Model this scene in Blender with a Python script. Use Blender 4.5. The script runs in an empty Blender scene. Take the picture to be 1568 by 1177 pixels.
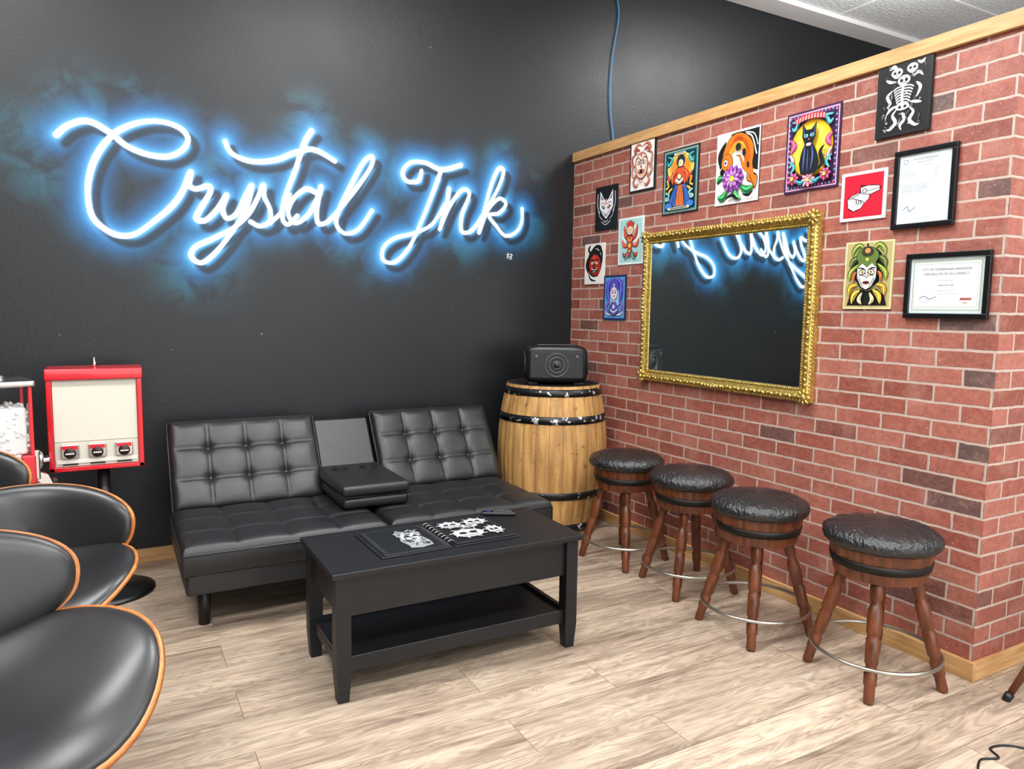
import bpy, bmesh, math, random
import numpy as np
from mathutils import Vector, Matrix
random.seed(4); np.random.seed(4)
scene=bpy.context.scene
COL=bpy.context.collection
PI=math.pi

# ------------------------------------------------------------------ helpers
def lin(c): return c/12.92 if c<=0.04045 else ((c+0.055)/1.055)**2.4
def hx(s):
    s=s.lstrip('#'); return tuple(lin(int(s[i:i+2],16)/255) for i in (0,2,4))+(1.0,)
MATS={}
def mat(name,color,rough=0.5,metal=0.0,bump=0.0,bscale=60,var=0.0,spec=0.5,coat=0.0,stretch=(1,1,1),bd=.004,sheen=0):
    if name in MATS: return MATS[name]
    m=bpy.data.materials.new(name); m.use_nodes=True; nt=m.node_tree; b=nt.nodes['Principled BSDF']
    c=hx(color) if isinstance(color,str) else color
    b.inputs['Base Color'].default_value=c; b.inputs['Roughness'].default_value=rough
    b.inputs['Metallic'].default_value=metal; b.inputs['Specular IOR Level'].default_value=spec
    b.inputs['Coat Weight'].default_value=coat
    if bump>0 or var>0:
        tc=nt.nodes.new('ShaderNodeTexCoord'); mp=nt.nodes.new('ShaderNodeMapping'); mp.inputs['Scale'].default_value=stretch
        nt.links.new(tc.outputs['Object'],mp.inputs[0])
        n=nt.nodes.new('ShaderNodeTexNoise'); n.inputs['Scale'].default_value=bscale; n.inputs['Detail'].default_value=4
        nt.links.new(mp.outputs[0],n.inputs['Vector'])
        if bump>0:
            bp=nt.nodes.new('ShaderNodeBump'); bp.inputs['Strength'].default_value=bump; bp.inputs['Distance'].default_value=bd
            nt.links.new(n.outputs['Fac'],bp.inputs['Height']); nt.links.new(bp.outputs[0],b.inputs['Normal'])
        if var>0:
            r=nt.nodes.new('ShaderNodeValToRGB')
            r.color_ramp.elements[0].position=.3; r.color_ramp.elements[1].position=.7
            r.color_ramp.elements[0].color=tuple(x*(1-var) for x in c[:3])+(1,)
            r.color_ramp.elements[1].color=tuple(min(1,x*(1+var)) for x in c[:3])+(1,)
            nt.links.new(n.outputs['Fac'],r.inputs[0]); nt.links.new(r.outputs[0],b.inputs['Base Color'])
    MATS[name]=m; return m
def root(name,loc=(0,0,0),rz=0):
    o=bpy.data.objects.new(name,None); COL.objects.link(o); o.location=loc; o.rotation_euler=(0,0,rz); o.empty_display_size=.1
    return o
def mesh(name,verts,faces,mats,parent=None,smooth=False,fm=None,M=None):
    me=bpy.data.meshes.new(name)
    if M is not None: verts=[M@Vector(v) for v in verts]
    me.from_pydata([tuple(v) for v in verts],[],faces)
    if not isinstance(mats,(list,tuple)): mats=[mats]
    for m in mats: me.materials.append(m)
    if fm: me.polygons.foreach_set('material_index',fm)
    if smooth: me.polygons.foreach_set('use_smooth',[True]*len(me.polygons))
    me.update()
    o=bpy.data.objects.new(name,me); COL.objects.link(o)
    if parent: o.parent=parent
    return o
def uvbox(me):
    uv=me.uv_layers.new(name='UVMap')
    for p in me.polygons:
        n=p.normal; a=max(range(3),key=lambda i:abs(n[i]))
        for li in p.loop_indices:
            v=me.vertices[me.loops[li].vertex_index].co
            uv.data[li].uv=(v.y,v.z) if a==0 else ((v.x,v.z) if a==1 else (v.x,v.y))
def box(parent,name,lo,hi,m,bev=0.0,seg=2,M=None):
    bm=bmesh.new(); bmesh.ops.create_cube(bm,size=1)
    for v in bm.verts:
        v.co=Vector([(lo[i]+hi[i])/2+v.co[i]*(hi[i]-lo[i]) for i in range(3)])
    if bev>0: bmesh.ops.bevel(bm,geom=list(bm.edges),offset=bev,segments=seg,profile=.5,affect='EDGES')
    if M is not None: bm.transform(M)
    me=bpy.data.meshes.new(name); bm.to_mesh(me); bm.free(); me.materials.append(m)
    if bev>0 and seg>1: me.polygons.foreach_set('use_smooth',[True]*len(me.polygons))
    uvbox(me)
    o=bpy.data.objects.new(name,me); COL.objects.link(o)
    if bev>0 and seg>1:
        md=o.modifiers.new('wn','WEIGHTED_NORMAL'); md.keep_sharp=True
    if parent: o.parent=parent
    return o
def lathe(parent,name,prof,m,seg=40,M=None,cap=True,smooth=True,fm=None):
    vs=[];fs=[];mi=[]
    for r,z in prof:
        for i in range(seg):
            a=2*PI*i/seg; vs.append((r*math.cos(a),r*math.sin(a),z))
    for k in range(len(prof)-1):
        for i in range(seg):
            j=(i+1)%seg; fs.append((k*seg+i,k*seg+j,(k+1)*seg+j,(k+1)*seg+i)); mi.append(fm[k] if fm else 0)
    if cap:
        fs.append(tuple(range(seg))[::-1]); mi.append(fm[0] if fm else 0)
        fs.append(tuple((len(prof)-1)*seg+i for i in range(seg))); mi.append(fm[-1] if fm else 0)
    return mesh(name,vs,fs,m,parent,smooth,mi if fm else None,M)
def tube(parent,name,pts,r,m,seg=10,closed=False,rs=None):
    pts=[Vector(p) for p in pts]; n=len(pts); vs=[];fs=[]
    up=Vector((0,0,1)); prev=None
    for i,p in enumerate(pts):
        if closed: t=pts[(i+1)%n]-pts[i-1]
        else: t=pts[min(i+1,n-1)]-pts[max(i-1,0)]
        t.normalize()
        if prev is None:
            a=up if abs(t.dot(up))<.9 else Vector((1,0,0)); u=t.cross(a).normalized()
        else: u=(prev-t*prev.dot(t)).normalized()
        prev=u; w=t.cross(u); rr=rs[i] if rs else r
        for k in range(seg):
            a=2*PI*k/seg; vs.append(p+(u*math.cos(a)+w*math.sin(a))*rr)
    for i in range(n if closed else n-1):
        for k in range(seg):
            a=i*seg+k;b=i*seg+(k+1)%seg;c=((i+1)%n)*seg+(k+1)%seg;d=((i+1)%n)*seg+k
            fs.append((a,b,c,d))
    if not closed:
        fs.append(tuple(range(seg))[::-1]); fs.append(tuple((n-1)*seg+k for k in range(seg)))
    return mesh(name,vs,fs,m,parent,True)
def catmull(P,n=10):
    P=[np.array(p,float) for p in P]; out=[]
    for i in range(len(P)-1):
        p0=P[max(i-1,0)];p1=P[i];p2=P[i+1];p3=P[min(i+2,len(P)-1)]
        for k in range(n):
            t=k/n
            out.append(.5*((2*p1)+(-p0+p2)*t+(2*p0-5*p1+4*p2-p3)*t*t+(-p0+3*p1-3*p2+p3)*t**3))
    out.append(P[-1]); return out
def align(p0,p1):
    d=(Vector(p1)-Vector(p0)); q=Vector((0,0,1)).rotation_difference(d.normalized())
    return Matrix.Translation(Vector(p0))@q.to_matrix().to_4x4(), d.length

# ------------------------------------------------------------------ materials
def ramp(N,stops):
    rp=N.new('ShaderNodeValToRGB'); e=rp.color_ramp.elements
    e[0].position=stops[0][0]; e[1].position=stops[-1][0]
    cv=lambda c: hx(c) if isinstance(c,str) else (c,c,c,1)
    e[0].color=cv(stops[0][1]); e[1].color=cv(stops[-1][1])
    for p,c in stops[1:-1]:
        x=e.new(p); x.color=cv(c)
    return rp
def mixc(N,L,mode,a,b,fac=1.0):
    m=N.new('ShaderNodeMix'); m.data_type='RGBA'; m.blend_type=mode
    if hasattr(fac,'links'): L.new(fac,m.inputs[0])
    else: m.inputs[0].default_value=fac
    for i,v in ((6,a),(7,b)):
        if hasattr(v,'links'): L.new(v,m.inputs[i])
        else: m.inputs[i].default_value=v
    return m.outputs[2]
def noise(N,L,vec,scale,detail=4,rough=.5,dist=0):
    n=N.new('ShaderNodeTexNoise'); n.inputs['Scale'].default_value=scale; n.inputs['Detail'].default_value=detail; n.inputs['Roughness'].default_value=rough; n.inputs['Distortion'].default_value=dist
    if vec is not None: L.new(vec,n.inputs['Vector'])
    return n.outputs['Fac']
def brick_mat():
    m=bpy.data.materials.new('red_brick'); m.use_nodes=True; nt=m.node_tree; N=nt.nodes; L=nt.links; b=N['Principled BSDF']
    uv=N.new('ShaderNodeUVMap')
    br=N.new('ShaderNodeTexBrick'); br.offset=.5; br.inputs['Color1'].default_value=(0,0,0,1); br.inputs['Color2'].default_value=(1,1,1,1); br.inputs['Mortar'].default_value=(0,0,0,1)
    br.inputs['Scale'].default_value=1; br.inputs['Mortar Size'].default_value=.0055; br.inputs['Mortar Smooth'].default_value=.2
    br.inputs['Brick Width'].default_value=.212; br.inputs['Row Height'].default_value=.0685
    nz=N.new('ShaderNodeTexNoise'); nz.inputs['Scale'].default_value=22; nz.inputs['Detail'].default_value=4
    mx=N.new('ShaderNodeVectorMath'); mx.operation='SCALE'; mx.inputs['Scale'].default_value=.007
    sb=N.new('ShaderNodeVectorMath'); sb.operation='ADD'
    L.new(uv.outputs[0],nz.inputs['Vector']); L.new(nz.outputs['Color'],mx.inputs[0]); L.new(uv.outputs[0],sb.inputs[0]); L.new(mx.outputs[0],sb.inputs[1]); L.new(sb.outputs[0],br.inputs['Vector'])
    rp=ramp(N,[(0,'#874638'),(.2,'#9f5849'),(.45,'#ab6656'),(.7,'#a15e4f'),(.88,'#935144'),(.94,'#6e4a43'),(1,'#634b46')])
    L.new(br.outputs['Color'],rp.inputs[0])
    n2=noise(N,L,uv.outputs[0],38,7,.75)
    r2=ramp(N,[(.3,.6),(.55,1.0),(.75,1.22)]); L.new(n2,r2.inputs[0])
    col=mixc(N,L,'MULTIPLY',rp.outputs[0],r2.outputs[0],1)
    n3=noise(N,L,uv.outputs[0],7,6,.7); r3=ramp(N,[(.50,0.0),(.72,.45)]); L.new(n3,r3.inputs[0])
    col=mixc(N,L,'MIX',col,hx('#c08f7e'),r3.outputs[0])
    n4=noise(N,L,uv.outputs[0],120,3,.6); r4=ramp(N,[(.62,0.0),(.70,.65)]); L.new(n4,r4.inputs[0])
    col=mixc(N,L,'MIX',col,hx('#c8b0a4'),r4.outputs[0])
    r5=ramp(N,[(.25,.8),(.7,1.08)]); L.new(n2,r5.inputs[0]); mo=mixc(N,L,'MULTIPLY',hx('#bfa99c'),r5.outputs[0],1)
    col=mixc(N,L,'MIX',col,mo,br.outputs['Fac'])
    L.new(col,b.inputs['Base Color']); b.inputs['Roughness'].default_value=.5
    inv=N.new('ShaderNodeMath'); inv.operation='MULTIPLY_ADD'; inv.inputs[1].default_value=-1; L.new(br.outputs['Fac'],inv.inputs[0])
    sc=N.new('ShaderNodeMath'); sc.operation='MULTIPLY'; sc.inputs[1].default_value=.5; L.new(n2,sc.inputs[0]); L.new(sc.outputs[0],inv.inputs[2])
    bp=N.new('ShaderNodeBump'); bp.inputs['Strength'].default_value=.9; bp.inputs['Distance'].default_value=.006; L.new(inv.outputs[0],bp.inputs['Height']); L.new(bp.outputs[0],b.inputs['Normal'])
    return m
def floor_mat():
    m=bpy.data.materials.new('oak_vinyl_plank'); m.use_nodes=True; nt=m.node_tree; N=nt.nodes; L=nt.links; b=N['Principled BSDF']
    uv=N.new('ShaderNodeUVMap')
    br=N.new('ShaderNodeTexBrick'); br.offset=.37; br.offset_frequency=2; br.inputs['Color1'].default_value=(0,0,0,1); br.inputs['Color2'].default_value=(1,1,1,1); br.inputs['Mortar'].default_value=(.5,.5,.5,1)
    br.inputs['Scale'].default_value=1; br.inputs['Mortar Size'].default_value=.0014; br.inputs['Mortar Smooth'].default_value=.3; br.inputs['Brick Width'].default_value=1.22; br.inputs['Row Height'].default_value=.2
    L.new(uv.outputs[0],br.inputs['Vector'])
    sc=N.new('ShaderNodeVectorMath'); sc.operation='SCALE'; sc.inputs['Scale'].default_value=7.3; L.new(br.outputs['Color'],sc.inputs[0])
    ad=N.new('ShaderNodeVectorMath'); ad.operation='ADD'; L.new(uv.outputs[0],ad.inputs[0]); L.new(sc.outputs[0],ad.inputs[1])
    mp=N.new('ShaderNodeMapping'); mp.inputs['Scale'].default_value=(1.5,9,1); L.new(ad.outputs[0],mp.inputs[0])
    n1=noise(N,L,mp.outputs[0],1.3,3,.5,1.2)
    mt=N.new('ShaderNodeMath'); mt.operation='MULTIPLY'; mt.inputs[1].default_value=60; L.new(n1,mt.inputs[0])
    sn=N.new('ShaderNodeMath'); sn.operation='SINE'; L.new(mt.outputs[0],sn.inputs[0])
    rs=ramp(N,[(0,.76),(.6,1.0),(1,1.05)]); mr_=N.new('ShaderNodeMapRange'); mr_.inputs[1].default_value=-1; mr_.inputs[2].default_value=1; L.new(sn.outputs[0],mr_.inputs[0]); L.new(mr_.outputs[0],rs.inputs[0])
    mp2=N.new('ShaderNodeMapping'); mp2.inputs['Scale'].default_value=(2.5,70,1); L.new(ad.outputs[0],mp2.inputs[0])
    n2=noise(N,L,mp2.outputs[0],2,6,.65)
    mp3=N.new('ShaderNodeMapping'); mp3.inputs['Scale'].default_value=(.9,8,1); L.new(ad.outputs[0],mp3.inputs[0])
    n3=noise(N,L,mp3.outputs[0],2.2,6,.6,.6)
    r1=ramp(N,[(.28,'#7b695a'),(.42,'#a38f7c'),(.56,'#b8a48f'),(.75,'#cab9a5')]); L.new(n3,r1.inputs[0])
    r2=ramp(N,[(.32,.66),(.5,.97),(.65,1.05)]); L.new(n2,r2.inputs[0])
    col=mixc(N,L,'MULTIPLY',r1.outputs[0],r2.outputs[0],1); col=mixc(N,L,'MULTIPLY',col,rs.outputs[0],1)
    r3=ramp(N,[(0,.80),(1,1.12)]); L.new(br.outputs['Color'],r3.inputs[0])
    col=mixc(N,L,'MULTIPLY',col,r3.outputs[0],1)
    col=mixc(N,L,'MIX',col,hx('#66563f'),br.outputs['Fac'])
    L.new(col,b.inputs['Base Color']); b.inputs['Roughness'].default_value=.42
    bp=N.new('ShaderNodeBump'); bp.inputs['Strength'].default_value=.15; bp.inputs['Distance'].default_value=.002; L.new(n2,bp.inputs['Height']); L.new(bp.outputs[0],b.inputs['Normal'])
    return m
def wall_mat():
    m=bpy.data.materials.new('black_wall_paint'); m.use_nodes=True; nt=m.node_tree; N=nt.nodes; L=nt.links; b=N['Principled BSDF']
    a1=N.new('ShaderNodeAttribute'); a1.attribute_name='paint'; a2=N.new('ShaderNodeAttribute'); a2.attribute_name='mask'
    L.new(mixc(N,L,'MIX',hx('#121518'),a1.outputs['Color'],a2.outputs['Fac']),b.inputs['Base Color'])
    b.inputs['Specular IOR Level'].default_value=.42
    tc=N.new('ShaderNodeTexCoord'); n=noise(N,L,tc.outputs['Object'],55,5)
    n2=noise(N,L,tc.outputs['Object'],4,3)
    r=N.new('ShaderNodeMapRange'); r.inputs[3].default_value=.38; r.inputs[4].default_value=.48; L.new(n2,r.inputs[0]); L.new(r.outputs[0],b.inputs['Roughness'])
    bp=N.new('ShaderNodeBump'); bp.inputs['Strength'].default_value=.3; bp.inputs['Distance'].default_value=.003; L.new(n,bp.inputs['Height']); L.new(bp.outputs[0],b.inputs['Normal'])
    return m
def wood(name,c1,c2,axis=2,rough=.45,scale=9,stain=None,spec=.5):
    if name in MATS: return MATS[name]
    m=bpy.data.materials.new(name); m.use_nodes=True; nt=m.node_tree; N=nt.nodes; L=nt.links; b=N['Principled BSDF']
    tc=N.new('ShaderNodeTexCoord'); mp=N.new('ShaderNodeMapping'); s=[6,6,6]; s[axis]=.5; mp.inputs['Scale'].default_value=s
    L.new(tc.outputs['Object'],mp.inputs[0]); n=noise(N,L,mp.outputs[0],scale,6,.5,.4)
    r=ramp(N,[(.3,c1),(.7,c2)]); L.new(n,r.inputs[0]); col=r.outputs[0]
    if stain:
        mp2=N.new('ShaderNodeMapping'); mp2.inputs['Scale'].default_value=(1,1,.3); L.new(tc.outputs['Object'],mp2.inputs[0])
        n2=noise(N,L,mp2.outputs[0],9,7,.7); r2=ramp(N,[(.46,0.0),(.66,.7)]); L.new(n2,r2.inputs[0])
        col=mixc(N,L,'MIX',col,hx(stain),r2.outputs[0])
        n3=noise(N,L,tc.outputs['Object'],24,3,.6); r3=ramp(N,[(.65,0.0),(.72,.7)]); L.new(n3,r3.inputs[0])
        col=mixc(N,L,'MIX',col,hx('#4e341c'),r3.outputs[0])
        sp=N.new('ShaderNodeSeparateXYZ'); L.new(tc.outputs['Object'],sp.inputs[0]); at=N.new('ShaderNodeMath'); at.operation='ARCTAN2'; L.new(sp.outputs[1],at.inputs[0]); L.new(sp.outputs[0],at.inputs[1])
        mu=N.new('ShaderNodeMath'); mu.operation='MULTIPLY'; mu.inputs[1].default_value=26; L.new(at.outputs[0],mu.inputs[0]); cs=N.new('ShaderNodeMath'); cs.operation='COSINE'; L.new(mu.outputs[0],cs.inputs[0])
        cm=N.new('ShaderNodeMath'); cm.operation='MAXIMUM'; cm.inputs[1].default_value=0; L.new(cs.outputs[0],cm.inputs[0])
        ab=N.new('ShaderNodeMath'); ab.operation='POWER'; ab.inputs[1].default_value=40; L.new(cm.outputs[0],ab.inputs[0])
        m3=N.new('ShaderNodeMath'); m3.operation='MULTIPLY'; m3.inputs[1].default_value=.6; L.new(ab.outputs[0],m3.inputs[0])
        col=mixc(N,L,'MIX',col,hx('#5e4022'),m3.outputs[0])
    L.new(col,b.inputs['Base Color']); b.inputs['Roughness'].default_value=rough; b.inputs['Specular IOR Level'].default_value=spec
    bp=N.new('ShaderNodeBump'); bp.inputs['Strength'].default_value=.2; bp.inputs['Distance'].default_value=.002; L.new(n,bp.inputs['Height']); L.new(bp.outputs[0],b.inputs['Normal'])
    MATS[name]=m; return m
BRICK=brick_mat(); FLOOR=floor_mat(); WALL=wall_mat()
PINE_Y=wood('pine_trim_y','#b58450','#d4a974',1); PINE_X=wood('pine_trim_x','#b58450','#d4a974',0)
WHITE=mat('white_paint','#e2e2e0',.7)
CEIL=mat('ceiling_tile','#dbdfdf',.9,bump=1,bscale=45,var=.14,bd=.01)
LEATH=mat('black_leather',(.011,.011,.012,1),.40,bump=.25,bscale=180,spec=.5)
LEATHC=mat('smooth_black_leather',(.014,.014,.015,1),.34,bump=.12,bscale=420,bd=.001)
LEATH2=mat('wrinkled_black_vinyl',(.012,.012,.013,1),.20,bump=1,bscale=55,spec=.6,bd=.009,stretch=(1,1.6,1))
BLACKW=wood('black_stained_wood','#0e0e10','#161619',0,.46,14,spec=.4)
BLACKP=mat('black_plastic','#0d0d0f',.4)
CHROME=mat('chrome','#d8d8d8',.18,1.0)
STEEL=mat('brushed_nickel','#b8b2a6',.28,1.0)
STOOLW=wood('red_brown_wood','#43200f','#763f22',2,.34,6)
BLKMET=mat('black_band_iron','#15130f',.5,.4)
RED=mat('red_enamel','#c3101f',.25,coat=.5)
GOLD=mat('antique_gold',(.60,.43,.12,1),.33,.85,bump=.6,bscale=90,var=.4)
MIRR=mat('mirror_glass',(.86,.93,.91,1),.015,1.0)
ORNG=wood('bentwood_ply','#a05a2a','#c07c40',0,.35,6)

# ------------------------------------------------------------------ room shell
box(None,'floor',(-6,-8,-.08),(4.2,.0,0),FLOOR)
wbk=box(None,'wall_back',(-6,0,0),(4.2,.12,3.8),WALL)
box(None,'wall_left',(-6.12,-8,0),(-6,0.12,3.8),WALL)
box(None,'ceiling',(-6,-8,3.69),(4.2,0,3.8),CEIL)
vs=[(0,0,0),(0,-2.767,0),(2.6,-2.767,0),(2.6,-2.64,0),(.127,-2.64,0),(.127,0,0)]
V=vs+[(x,y,2.36) for x,y,_ in vs]; F=[(i,(i+1)%6,(i+1)%6+6,i+6) for i in range(6)]+[(5,4,3,2,1,0),(6,7,8,9,10,11)]
wb=mesh('wall_brick_partition',V,[f for f in F],BRICK)
bmx=bmesh.new(); bmx.from_mesh(wb.data); bmesh.ops.recalc_face_normals(bmx,faces=bmx.faces); bmx.to_mesh(wb.data); bmx.free(); uvbox(wb.data)
tr=root('trim_cap')
box(tr,'cap_side',(-.018,-2.785,2.345),(.145,.0,2.405),PINE_Y,.002,1)
box(tr,'cap_end',(.145,-2.785,2.345),(2.6,-2.62,2.405),PINE_X,.002,1)
b1=root('baseboard_partition')
box(b1,'board_side',(-.016,-2.783,0),(.0,.0,.072),PINE_Y,.002,1)
box(b1,'board_end',(.0,-2.783,0),(2.6,-2.767,.072),PINE_X,.002,1)
box(None,'baseboard_back',(-6,-.016,0),(-.017,0,.075),PINE_X,.002,1)
box(None,'trim_ceiling',(-6,-.2,3.655),(4.2,0,3.69),WHITE,.002,1)
g=root('trim_ceiling_grid')
for i in range(9): box(g,'tee_x_%d'%i,(-6,-.8-.61*i*1.0-.012,3.683),(4.2,-.8-.61*i+.012,3.69),WHITE)
for i in range(8): box(g,'tee_y_%d'%i,(-5+1.22*i-.012,-7,3.684),(-5+1.22*i+.012,-.2,3.69),WHITE)

# ------------------------------------------------------------------ mural lettering painted on the wall
S=[[(-297,216),(-292,221),(-284,224),(-275,220),(-267,214),(-258,211),(-249,211),(-242,215),(-239,221),(-243,226),(-252,228),(-262,226),(-272,220),(-279,211),(-283,202),(-285,191),(-284,180),(-280,174),(-273,170),(-265,171),(-255,179),(-247,187),(-242,195),(-239,203),(-238,204),(-239,198),(-236,196),(-230,198),(-229,195),(-234,186),(-236,181),(-232,180),(-226,186),(-221,194),(-223,187),(-221,182),(-216,185),(-211,195),(-208,200),(-211,188),(-218,176),(-226,165),(-234,158),(-239,161),(-237,166),(-228,171),(-218,177),(-210,185),(-205,194),(-202,201),(-201.5,195),(-198.5,188),(-199,182),(-204,179),(-209,181)],
[(-199,181),(-193,187),(-188,197)],
[(-175.5,233),(-179.5,226),(-185,210),(-191,194),(-192,184),(-189,181),(-184,186)],
[(-221,222),(-217.5,216),(-208,213),(-195.5,215),(-185,220),(-174.5,223),(-162.5,218)],
[(-172.5,199),(-179,201),(-186,195),(-189,187),(-185,182),(-178,187),(-173,196),(-170.5,203),(-173,191),(-172.5,183),(-167,184),(-158,194),(-148,207),(-141,218),(-141,223),(-146,219),(-153,206),(-160,192),(-162,183),(-157,178),(-149,181),(-141,192)],
[(-110,218),(-112,212),(-119,211),(-122,216),(-117,222),(-108,223),(-97,220),(-84,224)],
[(-97,220),(-102,207),(-110,188),(-118,172),(-127,163),(-134,164),(-134,171),(-127,177),(-114,181),(-103,187),(-94,200)],
[(-92,209),(-93,201),(-98,184),(-91,199),(-83,209),(-78,207),(-83,194),(-83,184),(-76,185),(-67,197),(-58,212),(-54,223),(-58,224),(-64,210),(-71,184),(-65,198),(-57,206),(-52,203),(-57,197),(-64,195),(-59,189),(-52,183),(-44,186),(-40,193),(-40,201)]]
pts=[]
for s in S: pts+= [p for p in catmull(s,14)]
pts=np.array(pts)/100.
x0,x1,z0,z1,st=-3.55,-.12,1.28,2.72,.005
nx=int((x1-x0)/st)+1; nz_=int((z1-z0)/st)+1
gx=x0+np.arange(nx)*st; gz=z0+np.arange(nz_)*st
GX,GZ=np.meshgrid(gx,gz); Q=np.stack([GX.ravel(),GZ.ravel()],1)
def dist(Q,P):
    out=np.empty(len(Q))
    for i in range(0,len(Q),8000):
        q=Q[i:i+8000]; d=(q[:,None,0]-P[None,:,0])**2+(q[:,None,1]-P[None,:,1])**2
        out[i:i+8000]=np.sqrt(d.min(1))
    return out
def vnoise(Q,s,seed):
    rs=np.random.RandomState(seed); G=rs.rand(128,128); u=(Q[:,0]-x0)*s; v=(Q[:,1]-z0)*s
    iu=np.floor(u).astype(int); iv=np.floor(v).astype(int); fu=u-iu; fv=v-iv; fu=fu*fu*(3-2*fu); fv=fv*fv*(3-2*fv)
    a=G[iu%128,iv%128];b=G[(iu+1)%128,iv%128];c=G[iu%128,(iv+1)%128];d=G[(iu+1)%128,(iv+1)%128]
    return (a*(1-fu)+b*fu)*(1-fv)+(c*(1-fu)+d*fu)*fv
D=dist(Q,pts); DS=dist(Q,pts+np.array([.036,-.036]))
# warped noise so the spray patches look smoky rather than cellular
Qw=Q+.05*np.stack([vnoise(Q,9,11)-.5,vnoise(Q,9,12)-.5],1)*2
nzv=.4*vnoise(Qw,5,1)+.28*vnoise(Qw,11,2)+.2*vnoise(Qw,25,3)+.12*vnoise(Qw,55,5)
def sm(a,b,x):
    t=np.clip((x-a)/(b-a),0,1); return t*t*(3-2*t)
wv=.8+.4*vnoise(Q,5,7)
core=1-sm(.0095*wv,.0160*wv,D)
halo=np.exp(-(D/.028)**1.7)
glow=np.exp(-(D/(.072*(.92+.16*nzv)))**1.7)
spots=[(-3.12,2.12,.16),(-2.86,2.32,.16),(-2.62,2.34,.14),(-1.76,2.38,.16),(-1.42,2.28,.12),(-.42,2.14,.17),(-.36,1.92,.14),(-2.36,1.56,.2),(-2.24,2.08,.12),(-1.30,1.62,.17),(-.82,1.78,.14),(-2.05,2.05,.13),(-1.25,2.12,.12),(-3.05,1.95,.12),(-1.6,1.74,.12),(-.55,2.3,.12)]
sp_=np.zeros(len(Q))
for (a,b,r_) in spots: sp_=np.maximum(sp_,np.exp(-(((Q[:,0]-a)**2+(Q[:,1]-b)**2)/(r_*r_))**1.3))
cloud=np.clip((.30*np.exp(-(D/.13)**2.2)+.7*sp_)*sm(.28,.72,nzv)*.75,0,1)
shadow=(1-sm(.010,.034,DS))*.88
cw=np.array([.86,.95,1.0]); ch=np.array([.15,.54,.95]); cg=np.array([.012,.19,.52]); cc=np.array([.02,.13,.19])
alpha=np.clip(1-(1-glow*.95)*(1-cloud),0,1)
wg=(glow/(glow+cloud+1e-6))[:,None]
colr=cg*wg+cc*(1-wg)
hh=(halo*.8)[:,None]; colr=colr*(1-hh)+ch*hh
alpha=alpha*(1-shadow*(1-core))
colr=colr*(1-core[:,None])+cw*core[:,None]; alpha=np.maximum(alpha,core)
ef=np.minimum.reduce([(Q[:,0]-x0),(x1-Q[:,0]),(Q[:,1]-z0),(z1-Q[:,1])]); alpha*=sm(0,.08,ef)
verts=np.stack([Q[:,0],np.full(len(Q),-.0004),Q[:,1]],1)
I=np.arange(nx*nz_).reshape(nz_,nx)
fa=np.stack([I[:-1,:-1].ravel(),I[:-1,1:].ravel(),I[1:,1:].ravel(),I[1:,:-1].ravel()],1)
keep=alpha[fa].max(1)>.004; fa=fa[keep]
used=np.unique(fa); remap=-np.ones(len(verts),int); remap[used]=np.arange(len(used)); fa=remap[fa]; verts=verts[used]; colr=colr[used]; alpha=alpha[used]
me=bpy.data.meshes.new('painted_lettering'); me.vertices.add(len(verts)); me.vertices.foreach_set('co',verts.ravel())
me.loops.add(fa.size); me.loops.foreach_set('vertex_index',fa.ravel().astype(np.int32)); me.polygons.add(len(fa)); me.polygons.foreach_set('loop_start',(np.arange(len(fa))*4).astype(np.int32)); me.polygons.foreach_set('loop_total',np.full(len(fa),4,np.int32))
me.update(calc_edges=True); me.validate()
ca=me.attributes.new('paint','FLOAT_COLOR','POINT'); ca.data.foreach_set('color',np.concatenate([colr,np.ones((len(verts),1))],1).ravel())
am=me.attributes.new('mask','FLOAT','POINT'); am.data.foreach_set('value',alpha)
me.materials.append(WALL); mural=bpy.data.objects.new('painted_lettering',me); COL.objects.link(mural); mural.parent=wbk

# ------------------------------------------------------------------ flat artwork helper
def lum(c): h=hx(c); return .3*h[0]+.6*h[1]+.1*h[2]
def inked(ops,ink='#141012',w=.014):
    out=[]
    for op in ops:
        c=op[1]
        if op[0]=='r' or lum(c)<.03: out.append(op); continue
        if op[0]=='e': out.append(('e',ink,op[2],op[3],op[4]+w*.8,op[5]+w*.8)+op[6:])
        elif op[0]=='s': out.append(('s',ink,op[2]+w*1.5,op[3])+op[4:])
        elif op[0]=='p': out.append(('s',ink,w*1.2,list(op[2])+[op[2][0],op[2][1]],))
        out.append(op)
        if op[0]=='s' and op[2]>=.045:
            h=[min(255,int(int(c[1+2*i:3+2*i],16)*1.25+30)) for i in range(3)]
            d=[int(int(c[1+2*i:3+2*i],16)*.6) for i in range(3)]
            P3=op[3]; q=op[2]*.26
            out.append(('s','#%02x%02x%02x'%tuple(d),op[2]*.28,[(u+q*.5,v-q) for u,v in P3])+op[4:])
            out.append(('s','#%02x%02x%02x'%tuple(h),op[2]*.26,[(u-q*.3,v+q*.5) for u,v in P3])+op[4:])
            # little hatch marks across the stroke
            pp=catmull(P3,4)
            for k in range(2,len(pp)-2,2):
                out.append(('s',ink,w*.35,[(pp[k][0]-op[2]*.25,pp[k][1]-op[2]*.2),(pp[k][0]+op[2]*.1,pp[k][1]-op[2]*.05)],1))
    return out
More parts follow.
